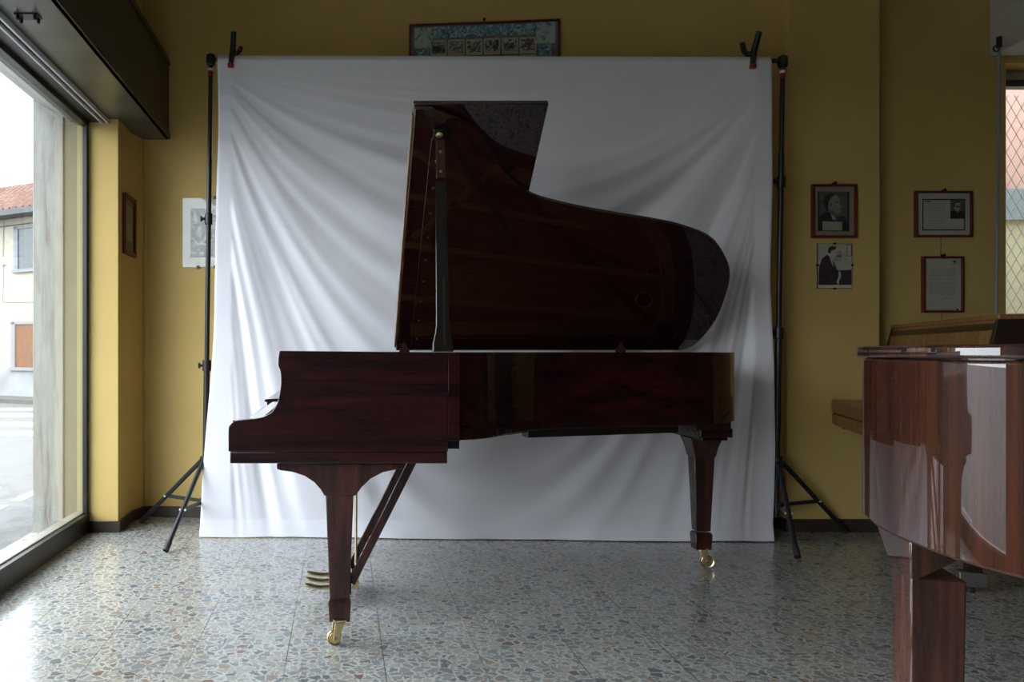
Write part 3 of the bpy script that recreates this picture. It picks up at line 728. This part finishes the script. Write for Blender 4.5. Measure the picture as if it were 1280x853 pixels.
tripod('black tripod stand at the left edge of the white cloth', (-.752,4.375,.12), (-.717,YL+.028,2.592), .40, ((-.877,3.968),(-1.17,4.655),(-.40,4.55)), (-1,-.2,0), .925)
tripod('black tripod stand at the right edge of the white cloth', (2.305,4.255,.12), (2.328,YR+.024,2.535), .415, ((2.19,3.85),(2.775,4.41),(1.93,4.43)), (-1,-.3,0), 1.10)
# spring clamps
def clamp(px, label, tilt, yo):
    d = YL-.005 if px < 600 else YR-.005
    o = Vector(((px-CX)*d/F, d+.02, 2.585 if px < 600 else 2.535))
    t = thing('spring_clamp', o, label, 'clamp', None)
    k = 1 if tilt > 0 else -1
    j1 = [o+Vector((-.008,-.034,-.030)), o+Vector((-.005,-.036,.0)), o+Vector((.0,-.030,.035)), o+Vector((.006,-.045,.080)), o+Vector((.011,-.065,.130))]
    MB().tube(j1, [.013,.015,.017,.0155,.0145], 12).build('jaw', 'stand', t, smooth=True)
    e = .034 if k > 0 else -.016
    j2 = [o+Vector((-.004,.050,-.03)), o+Vector((.004,.045,.0)), o+Vector((e*.35,.012,.035)), o+Vector((e*.7,.045,.065)), o+Vector((e,.06,.090 if k > 0 else .115))]
    MB().tube(j2, [.012,.013,.015,.0145,.0135], 12).build('jaw', 'stand', t, smooth=True)
    MB().tube([o+Vector((-.018,-.012,.035)), o+Vector((.018,-.012,.035))], .011, 12).build('pivot_spring', 'standgrey', t, smooth=True)
    q = o+Vector((-.009,-.040,-.040)); MB().box(q-Vector((.0155,.008,.014)), q+Vector((.0155,.012,.010))).build('red_pad', 'redplastic', t, bevel=.003)
clamp(291, 'black spring clamp with red tip at the cloth\'s top left corner', 1, 0)
clamp(941, 'black spring clamp with red tip at the cloth\'s top right corner', -1, 0)

# ------------------------------------------------------------------ the dark grand piano
DH = 4.09; TAN = .84; TH = math.atan(TAN); CO, SI = math.cos(TH), math.sin(TH); ZH = 1.006
def lidplane(px, py):
    r = (CY-py)/F; d = DH*TAN/(TAN+r); return ((px-CX)*d/F, (DH-d)/CO)
lidpx = [(556,143.5),(576,151),(592,161),(604.5,175),(615,192),(628,213),(645,231),(666,246),(698,256),(751,267),(818,278),(854,286),(889.5,300.6),(907,323),(912.7,345),(907,372),(894,403),(872,430),(856,438.6)]
curve = catmull([lidplane(*p) for p in lidpx], 6)
WMAX = lidplane(519,138)[1]; XF = lidplane(519,138)[0]
lid_outline = [(XF,0),(XF,WMAX)]+[(lidplane(540,138)[0],WMAX-.001)]+curve[:-1]+[(curve[-1][0]-.02,0)]
def L3(X, w, off):       # point on the raised lid: off = distance above the underside
    return Vector((X, DH-w*CO+off*SI, ZH+w*SI+off*CO))
gp = thing('grand_piano', (.75,3.4,0), 'dark polished mahogany grand piano with raised lid before the white cloth', 'piano')
lid = MB().prism([L3(x, w, 0) for x, w in lid_outline], L3(0,0,.022)-L3(0,0,0)).build('lid', 'mahog_lid', gp, bevel=.003)
X2 = lidplane(686,142)[0]
MB().prism([L3(XF-.004,0.01,.025), L3(XF-.004,WMAX+.006,.025), L3(X2,WMAX+.006,.025), L3(X2,.01,.025)], L3(0,0,.022)-L3(0,0,0)).build('lid_flap', 'mahog_lid', gp, bevel=.003)
MB().prism([L3(XF-.009,.02,.004), L3(XF-.009,WMAX-.04,.004), L3(XF-.001,WMAX-.04,.004), L3(XF-.001,.02,.004)], L3(0,0,.040)-L3(0,0,0)).build('piano_hinge', 'brass', gp)
b = MB(); xb0, xb1 = .345, .398
b.prism([L3(xb0,.03,-.006), L3(xb0,1.285,-.006), L3(xb1,1.285,-.006), L3(xb1,.03,-.006)], L3(0,0,.0065)-L3(0,0,0))
bat = b.build('lid_batten', 'mahog_lid', gp, bevel=.002)
nrm = (L3(0,0,-1)-L3(0,0,0))
for k in range(9): MB().lathe([(.006,0),(.006,.0025),(.002,.003)], L3(.373,.10+k*.135,-.006), nrm, 10).build('screw', 'steel', bat)
# prop cup and prop stick
cup = MB(); cup.prism([L3(.350,1.285,-.001), L3(.350,1.335,-.001), L3(.398,1.335,-.001), L3(.398,1.285,-.001)], nrm*.02)
cup = cup.build('prop_cup', 'black', gp, bevel=.003)
MB().lathe([(.010,0),(.014,.004),(.006,.008)], L3(.372,1.312,-.021), nrm, 12).build('cup_ornament', 'brass', cup, smooth=True)
pb, pt = Vector((.348,2.755,1.0)), L3(.378,1.285,-.012)
pd = (pt-pb)
def pp(s, wdt, side): return pb+pd*s+Vector((side*wdt, 0, 0))
pr = MB(); ring = []; ext = []
for s, wl, wr in ((0,.037,.034),(.035,.036,.031),(.075,.028,.025),(.11,.024,.022),(.3,.0225,.022),(.7,.020,.021),(.78,.020,.021),(.80,.0165,.018),(1,.0165,.018)):
    c = pb+pd*s; th = Vector((0, SI, CO*-0.0))*.011
    q4 = [c+Vector((-wl,-.011,0)), c+Vector((wr,-.011,0)), c+Vector((wr,.011,0)), c+Vector((-wl,.011,0))]
    (ring if s < .79 else ext).append(q4)
stick = pr.loft(ring).build('prop_stick', 'black', gp, bevel=.003)
pe = MB().loft(ext).build('prop_extension', 'mahog_leg', stick, bevel=.002)
for s in (.83,.93): MB().lathe([(.006,0),(.006,.003),(.002,.004)], pb+pd*s+Vector((0,-.0105,0)), (0,-1,0), 10).build('screw', 'steel', pe)
MB().bar(pb+pd*.03+Vector((.004,-.014,0)), pb+pd*.32+Vector((.004,-.014,0)), .008, .006, (1,0,0)).build('half_prop', 'walnut_dark_and_shade', stick)

# rim outline from the lid outline, seen from above
def rimpt(x, w):
    k = min(1, max(0, (x-1.25)/.4)); return (x-.012-.030*k, DH-.004-max(0, w-.008) if w > .02 else DH-.004)
XC = .354                                          # where cheek and rim meet
rpath = [(XC, 2.6835), (.395, 2.687)]+[rimpt(x, w) for x, w in curve[2:]]
rpath[-1] = (rpath[-1][0]-.01, DH-.004); rpath += [(1.55,DH-.004),(1.2,DH-.004),(.8,DH-.004),(XC,DH-.004)]
def offs(path, d):
    out = []
    for i, p in enumerate(path):
        a = Vector(path[max(i-1,0)]); c = Vector(path[min(i+1,len(path)-1)]); t_ = (c-a).normalized()
        out.append((p[0]-t_.y*d, p[1]+t_.x*d))
    return out
inner = offs(rpath, .055)
ZR0, ZRT = .70, .998
b = MB(); rings = []
for (ox, oy), (ix, iy) in zip(rpath, inner):
    rings.append([(ox,oy,ZR0),(ox,oy,ZRT),(ix,iy,ZRT),(ix,iy,ZR0)])
b.loft(rings); b.build('rim', 'mahog', gp, bevel=.003)
# cheeks with the arm's ogee profile
YN, YF = 2.68, DH
prof = [(349.4,438.8),(347.9,448),(347.9,457.4),(350.4,463.8),(351.2,472),(351,482),(348.2,499),(344.5,508),(339.6,515.4),(333,519.8),(325.4,522.6),(312,524.6),(296,526.2),(290.5,528.4),(287,532.2),(285.5,538),(285.5,565)]
prof = [((x-CX)*YN/F, EYE+(CY-y)*YN/F) for x, y in prof]
prof = catmull([(x, 0, z) for x, z in prof], 3); prof = [(x, z) for x, _, z in prof]
poly = prof+[(XC,.665),(XC,ZRT)]
for yy in (YN, YF-.055): MB().prism([(x,yy,z) for x, z in poly], (0,.055,0)).build('cheek', 'mahog', gp, bevel=.0025)
MB().box((-.377,YN+.004,.625), (.352,YF-.004,.664)).build('keybed', 'mahog', gp, bevel=.003)
MB().box((.352,YN+.02,.672), (.395,YF-.02,.72)).build('belly_rail', 'black', gp, bevel=.002)
MB().box((-.372,YN+.057,.664), (-.345,YF-.057,.742)).build('keyslip', 'mahog', gp, bevel=.003)
# keys
k0, k1 = YN+.075, YF-.075; kw = (k1-k0)/52
wk = MB().box((-.340,k0+.0007,.735), (-.19,k0+kw-.0007,.757)).build('white_key', 'ivory', gp, bevel=.0015)
for k in range(1, 52):
    o = wk.copy(); C.objects.link(o); o.location = Vector(o.location)+Vector((0,k*kw,0))
# treble is at the near end: count the octave pattern from the far (bass) end, A0 first
bk = MB().hexa([(-.290,-.006,.755),(-.19,-.006,.755),(-.19,.006,.755),(-.290,.006,.755)], [(-.284,-.0045,.768),(-.19,-.0045,.768),(-.19,.0045,.768),(-.284,.0045,.768)]).build('black_key', 'ebony', gp, bevel=.001)
bk.location = Vector(bk.location); first = True; names = 'ABCDEFG'
for k in range(51):
    if names[k % 7] in 'ACDFG':
        o = bk if first else bk.copy()
        if not first: C.objects.link(o)
        o.location = (0, k1-(k+1)*kw, 0); first = False
MB().box((-.375,YN+.055,.70), (-.18,YN+.072,.765)).build('key_block', 'mahog', gp); MB().box((-.375,YF-.072,.70), (-.18,YF-.055,.765)).build('key_block', 'mahog', gp)
fb = MB(); fb.prism([(-.20,YN+.056,.762),(-.188,YN+.056,.762),(-.186,YN+.056,.842),(-.262,YN+.056,.838),(-.268,YN+.056,.832),(-.262,YN+.056,.828),(-.202,YN+.056,.830)], (0,YF-YN-.112,0))
fb.build('fallboard', 'mahog', gp)
MB().box((-.205,YN+.056,.84), (-.19,YF-.056,.94)).build('name_board', 'mahog', gp)
# inside: soundboard, plate, strings, dampers
ip = offs(rpath, .056)
MB().prism([(x,y,.84) for x, y in ip], (0,0,.01)).build('soundboard', 'spruce', gp)
MB().box((-.19,YN+.056,.78), (XC+.01,YF-.056,.86)).build('pin_block', 'mahog', gp)
pl = MB(); o1, o2 = offs(rpath, .062), offs(rpath, .13)
pl.loft([[(a[0],a[1],.900),(a[0],a[1],.915),(c[0],c[1],.915),(c[0],c[1],.900)] for a, c in zip(o1, o2)])
pl.box((-.12,YN+.06,.895), (.30,YF-.06,.915))
for (xa, ya, xb, yb) in ((.28,3.05,.72,3.30),(.36,3.52,.80,3.15),(.28,3.30,1.25,3.47),(.28,3.55,1.62,3.72),(.28,3.82,1.55,3.93)):
    pl.bar((xa,ya,.925), (xb,yb,.925), .028, .035, (0,1,0))
plate = pl.build('cast_plate', 'gold', gp, bevel=.004)
hl = MB()
for (x, y) in ((.546,2.967),(.668,3.075),(.851,3.185),(1.60,3.70),(1.56,3.84)):
    hl.torus((x,y,.917), .040, .006); 
hl.build('plate_ring', 'gold', plate, smooth=True)
hl = MB()
for (x, y) in ((.546,2.967),(.668,3.075),(.851,3.185),(1.60,3.70),(1.56,3.84)): hl.lathe([(.035,0),(.035,.002)], (x,y,.9155))
hl.build('plate_opening', 'black', plate)
sg = MB()
for k in range(70):
    s = k/69; y0 = YN+.10+s*(YF-YN-.22)
    x1 = .42+.30*s+max(0, s-.12)*.95; x1 = min(x1, 1.52); y1 = y0+ .10*(s < .7) + (-.0 if s < .7 else -.10)
    y1 = max(y1, 2.86+.62*(x1-.4)**.55 if x1 > .42 else y1); y1 = min(y1, 3.93)
    sg.tube([(.05,y0,.930), (x1,y1,.930)], .0011, 4, False)
so = sg.build('strings', 'steel', gp); so['kind'] = 'stuff'
br = MB(); br.tube([(.55,3.0,.90),(.80,3.32,.90),(1.15,3.52,.90),(1.45,3.66,.90)], .014, 8); br.build('bridge', 'walnut_dark_and_shade', gp, smooth=True)
for k in range(66):
    s = k/65; y = YN+.16+s*(YF-YN-.28)
    o = MB().box((.46,y,.932), (.50,y+.009,.965)) if k == 0 else None
    if k == 0: dm = o.build('damper', 'dampfelt', gp)
    else:
        o = dm.copy(); C.objects.link(o); o.location = Vector(o.location)+Vector((.42*s, .12+s*.62, 0))
MB().box((-.15,YN+.06,.957), (.02,YF-.06,.972)).build('music_desk', 'mahog', gp, bevel=.003)
# beams under the soundboard
b = MB(); b.bar((.80,3.50,.665), (1.50,3.62,.675), .07, .075); b.bar((.5,3.2,.70), (1.2,3.95,.70), .06, .10); b.build('back_posts', 'walnut_dark_and_shade', gp)
# butterfly lid hinges at the spine
for xh in (505, 773):
    X = (xh-CX)*DH/F
    pts = [(-.026,0),(.028,0),(.024,.018),(.012,.022),(.014,.032),(.006,.036),(.004,.050),(-.004,.058),(-.010,.048),(-.006,.036),(-.016,.032),(-.014,.022),(-.026,.016)]
    MB().prism([(X+x, DH-.032-z*.35, ZRT+z) for x, z in pts], (0,.006,.002)).build('lid_hinge', 'hinge', gp)

# legs
def caster(parent, c, ang=.5, r=.027):
    """brass caster under a leg: c is the wheel's centre"""
    c = Vector(c); ax = Vector((math.sin(ang), -math.cos(ang), 0)); fw = Vector((math.cos(ang), math.sin(ang), 0))
    cs = MB(); top = c+fw*.022+Vector((0,0,.052))
    for k in (-1, 1):
        a = c+ax*k*.014
        cs.hexa([a-fw*.008+Vector((0,0,-.008)), a+fw*.008+Vector((0,0,-.008)), a+fw*.008+ax*k*.003+Vector((0,0,-.008)), a-fw*.008+ax*k*.003+Vector((0,0,-.008))],
                [top+ax*k*.014-fw*.024, top+ax*k*.014+fw*.012, top+ax*k*.017+fw*.012, top+ax*k*.017-fw*.024])
    cs.hexa([top+ax*.017-fw*.026, top-ax*.017-fw*.026, top-ax*.017+fw*.016, top+ax*.017+fw*.016], [p_+Vector((0,0,.008)) for p_ in (top+ax*.018-fw*.028, top-ax*.018-fw*.028, top-ax*.018+fw*.018, top+ax*.018+fw*.018)])
    ca = cs.build('caster', 'brass', parent, bevel=.0015)
    MB().lathe([(.006,-.012),(r-.008,-.011),(r-.006,-.007),(r-.001,-.009),(r,-.006),(r,.006),(r-.001,.009),(r-.006,.007),(r-.008,.011),(.006,.012)], c, ax, 28).build('wheel', 'brass', ca, smooth=True)
    MB().lathe([(.006,-.02),(.006,.02)], c, ax, 12).build('axle', 'steel', ca)
def front_leg(Y):
    sc = 2.72
    px = lambda x: (x-CX)*sc/F
    pz = lambda y: EYE+(CY-y)*sc/F
    cap = [(346,580.0),(346.3,586.5),(352,588.3),(366,590),(381,595),(393,603),(401,612),(405.5,619.8),(444.3,619.8),(452,609),(463,598.5),(478.7,590.3),(494.6,587),(503,586.5),(506,580.0)]
    rings = []
    for z, h in ((pz(619),.0475),(pz(751),.0335)): rings.append([(-.0095+sx*h, Y+sy*h, z) for sx, sy in ((-1,-1),(1,-1),(1,1),(-1,1))])
    lg = MB().loft(rings).build('leg', 'mahog_leg', gp, bevel=.003)
    MB().prism([(px(x), Y-.052, pz(y)) for x, y in cap], (0,.104,0)).build('leg_bracket', 'mahog_leg', lg, bevel=.003)
    rings = [[(-.0095+sx*h, Y+sy*h, z) for sx, sy in ((-1,-1),(1,-1),(1,1),(-1,1))] for z, h in ((pz(749.5),.034),(pz(754),.039),(pz(779.5),.035))]
    MB().loft(rings).build('leg_foot', 'mahog_leg', lg, bevel=.002)
    caster(lg, (-.027, Y-.035, .027), .25)
front_leg(2.765); front_leg(3.955)
# tail leg
lx, ly = 1.668, 3.72
rings = [[(lx+sx*h, ly+sy*h*.8, z) for sx, sy in ((-1,-1),(1,-1),(1,1),(-1,1))] for z, h in ((.52,.047),(.17,.033))]
lg = MB().loft(rings).build('leg', 'mahog_leg', gp, bevel=.003)
rings = [[(lx+sx*h+.0, ly+sy*h*.85, z) for sx, sy in ((-1,-1),(1,-1),(1,1),(-1,1))] for z, h in ((.515,.049),(.53,.052),(.56,.058),(.585,.066),(.605,.074))]
MB().loft(rings).build('leg_bracket', 'mahog_leg', lg, bevel=.002)
rings = [[(lx+sx*h, ly+sy*h*.85, z) for sx, sy in ((-1,-1),(1,-1),(1,1),(-1,1))] for z, h in ((.165,.033),(.155,.039),(.085,.035))]
MB().loft(rings[::-1]).build('leg_foot', 'mahog_leg', lg, bevel=.002)
MB().box((1.60,3.56,.604), (1.715,3.90,.620)).build('leg_plate', 'black', gp, bevel=.003)
MB().box((1.585,3.54,.620), (1.728,3.93,.660)).build('leg_block', 'mahog', gp, bevel=.003)
MB().box((1.55,3.50,.655), (1.70,3.98,.71)).build('tail_beam', 'walnut_dark_and_shade', gp)
caster(lg, (lx+.020, ly-.015, .031), PI-.25, .031)
# pedal lyre
ly_ = MB(); ly_.box((-.02,3.14,.045), (.035,3.42,.12)); ly_.box((-.015,3.16,.12), (.02,3.20,.63)); ly_.box((-.015,3.36,.12), (.02,3.40,.63)); ly_.box((-.03,3.12,.60), (.07,3.44,.626))
lyre = ly_.build('pedal_lyre', 'black', gp, bevel=.003)
for k, y in enumerate((3.19,3.28,3.37)):
    pth = [(.0,y,.066),(-.05,y,.062),(-.09,y,.060),(-.130,y,.068),(-.148,y,.072)]
    rg = []
    for (x, yy, z), hw, ht in zip(pth, (.011,.012,.016,.022,.013), (.009,.009,.009,.009,.006)):
        rg.append([(x, yy+hw*math.cos(a), z+ht*math.sin(a)) for a in [2*PI*q/12 for q in range(12)]])
    MB().loft(rg).build('pedal', 'brass', lyre, smooth=True)
    MB().tube([(.052+.003*k,y,.07), (.055+.003*k,y,.62)], .004, 8).build('pedal_rod', 'brass', lyre, smooth=True)
    MB().box((.04,y-.009,.055), (.066,y+.009,.085)).build('rod_socket', 'brass', lyre, bevel=.002)
for y in (3.17,3.39):
    MB().bar((.035,y,.085), (.345,y,.70), .022, .032).build('lyre_brace', 'mahog_leg', gp, bevel=.002)

# ------------------------------------------------------------------ light wood upright piano at the right
P1 = Vector((3.02,4.40,0)); P2 = Vector((2.53,3.08,0)); UU = (P2-P1).normalized(); NN = Vector((UU.y, -UU.x, 0)); LEN = (P2-P1).length
if NN.x > 0: NN = -NN
def V3(u, n, z): return P1+UU*u+NN*n+Vector((0,0,z))
up = thing('upright_piano', V3(LEN/2,-.15,0), 'light brown upright piano against the wall behind the glossy right piano', 'piano')
def vprism(u0, u1, pts): return MB().hexa([V3(u0,n,z) for n, z in pts], [V3(u1,n,z) for n, z in pts])
vprism(.03, LEN-.03, [(-.30,.60),(.092,.60),(.092,.68),(.0,1.126),(-.30,1.126)]).build('upper_case', 'walnut', up, bevel=.002)
vprism(-.0, LEN+.0, [(-.32,1.126),(.004,1.126),(.002,1.146),(-.32,1.146)]).build('top_lid', 'walnut', up, bevel=.003)
vprism(.02, LEN-.02, [(-.1,1.085),(.012,1.085),(.006,1.112),(-.1,1.112)]).build('panel_trim', 'walnut_dark_and_shade', up)
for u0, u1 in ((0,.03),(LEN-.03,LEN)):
    vprism(u0, u1, [(-.32,.58),(.096,.58),(.096,.68),(.004,1.126),(-.32,1.126)]).build('side_panel', 'walnut_dark_and_shade', up, bevel=.002)  # end panels darker than the case: their shade is put into the colour
vprism(.08, LEN-.08, [(-.31,.05),(-.25,.05),(-.25,.60),(-.31,.60)]).build('lower_panel', 'walnut', up)
kb = [(.06,.665),(.300,.665),(.306,.672),(.306,.726),(.298,.736),(.06,.738)]
vprism(.095, LEN-.095, kb).build('key_lid', 'walnut', up, bevel=.004)
kb = [(.02,.595),(.285,.595),(.304,.606),(.304,.660),(.02,.660)]
vprism(.095, LEN-.095, kb).build('keybed', 'walnut', up, bevel=.006)
vprism(.10, LEN-.10, [(.03,.659),(.300,.659),(.300,.667),(.03,.667)]).build('key_gap', 'walnut_dark_and_shade', up)
for u in (.13, 1.13):
    lgo = vprism(u, u+.055, [(-.02,.085),(.03,.085),(.035,.60),(-.025,.60)]).build('leg', 'walnut_dark_and_shade', up, bevel=.003)
    vprism(u-.005, u+.06, [(-.04,.03),(.06,.03),(.06,.09),(-.04,.09)]).build('toe_block', 'shutter_under', lgo, bevel=.004)
    MB().tube([V3(u+.028-.01,.01,.0), V3(u+.028-.01,.01,.032)], .016, 10).build('foot_glide', 'rubber', lgo)
MB().tube([V3(.12,.25,.578), V3(.12,.25,.597)], .009, 8).build('lid_buffer', 'rubber', up)

# ------------------------------------------------------------------ glossy grand piano in the right foreground
g2 = thing('grand_piano', (1.9,1.3,0), 'glossy reddish striped veneer grand piano cut off by the right edge', 'piano')
ax = Vector((.96,-.28)).normalized()
tail = [(1.62,2.06),(1.44,2.035),(1.315,1.985),(1.235,1.900),(1.192,1.815),(1.162,1.74),(1.140,1.665),(1.126,1.59),(1.115,1.50),(1.116,1.415),(1.134,1.33),(1.172,1.23),(1.235,1.13),(1.33,1.02),(1.55,.945),(2.2,.755),(2.95,.54)]
far = [(3.42,2.05),(2.9,2.13),(2.4,2.10),(2.0,2.07)]
out2 = far+tail
sm = catmull([(x,y) for x, y in far[1:]+tail], 5)
outl = [far[0]]+sm
MB().prism([(x,y,.62) for x, y in outl], (0,0,.365)).build('rim', 'sapele', g2, bevel=.006, seg=3)
lo = offs(outl+[outl[0]], -.013)[:-1]
c0 = sum((Vector(p) for p in outl), Vector((0,0)))/len(outl)
if (Vector(lo[len(lo)//2])-c0).length < (Vector(outl[len(lo)//2])-c0).length: lo = offs(outl+[outl[0]], .013)[:-1]
MB().prism([(x,y,.988) for x, y in lo], (0,0,.025)).build('lid', 'sapele', g2, bevel=.006, seg=3)
MB().prism([(x*.0+x+.0,y,.982) for x, y in offs(outl+[outl[0]], .006)[:-1]], (0,0,.008)).build('lid_gap', 'black', g2)
def leg2(c):
    c = Vector((c[0], c[1], 0)); a = math.radians(-16); r = Vector((math.cos(a), math.sin(a), 0)); l = Vector((-math.sin(a), math.cos(a), 0))
    def sq(z, w, d, e=0): return [c-r*e-l*e+Vector((0,0,z)), c+r*(w+e)-l*e+Vector((0,0,z)), c+r*(w+e)+l*(d+e)+Vector((0,0,z)), c-r*e+l*(d+e)+Vector((0,0,z))]
    lg_ = MB().loft([sq(.075,.088,.09), sq(.55,.095,.10)]).build('leg', 'sapele_leg', g2, bevel=.003)
    z1, z0 = .622, .538
    MB().hexa([c+Vector((0,0,z0)), c+r*.10+Vector((0,0,.600)), c+r*.10+l*.105+Vector((0,0,.600)), c+l*.105+Vector((0,0,z0+.01))],
              [c-l*.0+Vector((-.002,0,z1)), c+r*.115+Vector((0,0,z1)), c+r*.115+l*.19+Vector((0,0,z1)), c+l*.195+Vector((.0,0,z1))]).build('leg_bracket', 'sapele', lg_, bevel=.004)
    cc = c+r*.045+l*.045; caster(lg_, (cc.x-.015, cc.y, .027), .4)
leg2((1.131,1.592)); leg2((2.75,.72)); leg2((3.1,1.85))

# ------------------------------------------------------------------ light
wd = bpy.data.worlds.new('overcast_sky'); bpy.context.scene.world = wd; wd.use_nodes = True
nt = wd.node_tree; bg = nt.nodes['Background']
bg.inputs['Color'].default_value = (.86,.915,1.0,1); bg.inputs['Strength'].default_value = 5.8
def portal(name, loc, rot, sx, sy):
    l = bpy.data.lights.new(name, 'AREA'); l.shape = 'RECTANGLE'; l.size = sx; l.size_y = sy; l.cycles.is_portal = True
    o = bpy.data.objects.new(name, l); o.location = loc; o.rotation_euler = rot; C.objects.link(o)
portal('window_portal', (-1.46,(YW0+YJ)/2,1.18), (0,-PI/2,0), 2.2, YJ-YW0)
portal('window_portal', ((WX0+WX1)/2,4.90,(WZ0+WZ1)/2), (-PI/2,0,0), WX1-WX0, WZ1-WZ0)

# ------------------------------------------------------------------ camera and view
cam = bpy.data.cameras.new('camera'); co = bpy.data.objects.new('camera', cam); C.objects.link(co)
co.location = (0,0,EYE); co.rotation_euler = (PI/2,0,0)
cam.sensor_fit = 'HORIZONTAL'; cam.sensor_width = 36; cam.lens = 36*F/1280
cam.shift_x = (640-CX)/1280; cam.shift_y = (CY-426.5)/1280
cam.clip_start = .05; cam.clip_end = 200
sc = bpy.context.scene; sc.camera = co
sc.view_settings.view_transform = 'Standard'; sc.view_settings.look = 'None'; sc.view_settings.gamma = 1; sc.view_settings.use_curve_mapping = False
sc.view_settings.exposure = .66
sc.cycles.max_bounces = 16; sc.cycles.diffuse_bounces = 6; sc.cycles.glossy_bounces = 6; sc.cycles.transparent_max_bounces = 16
sc.cycles.use_denoising = True
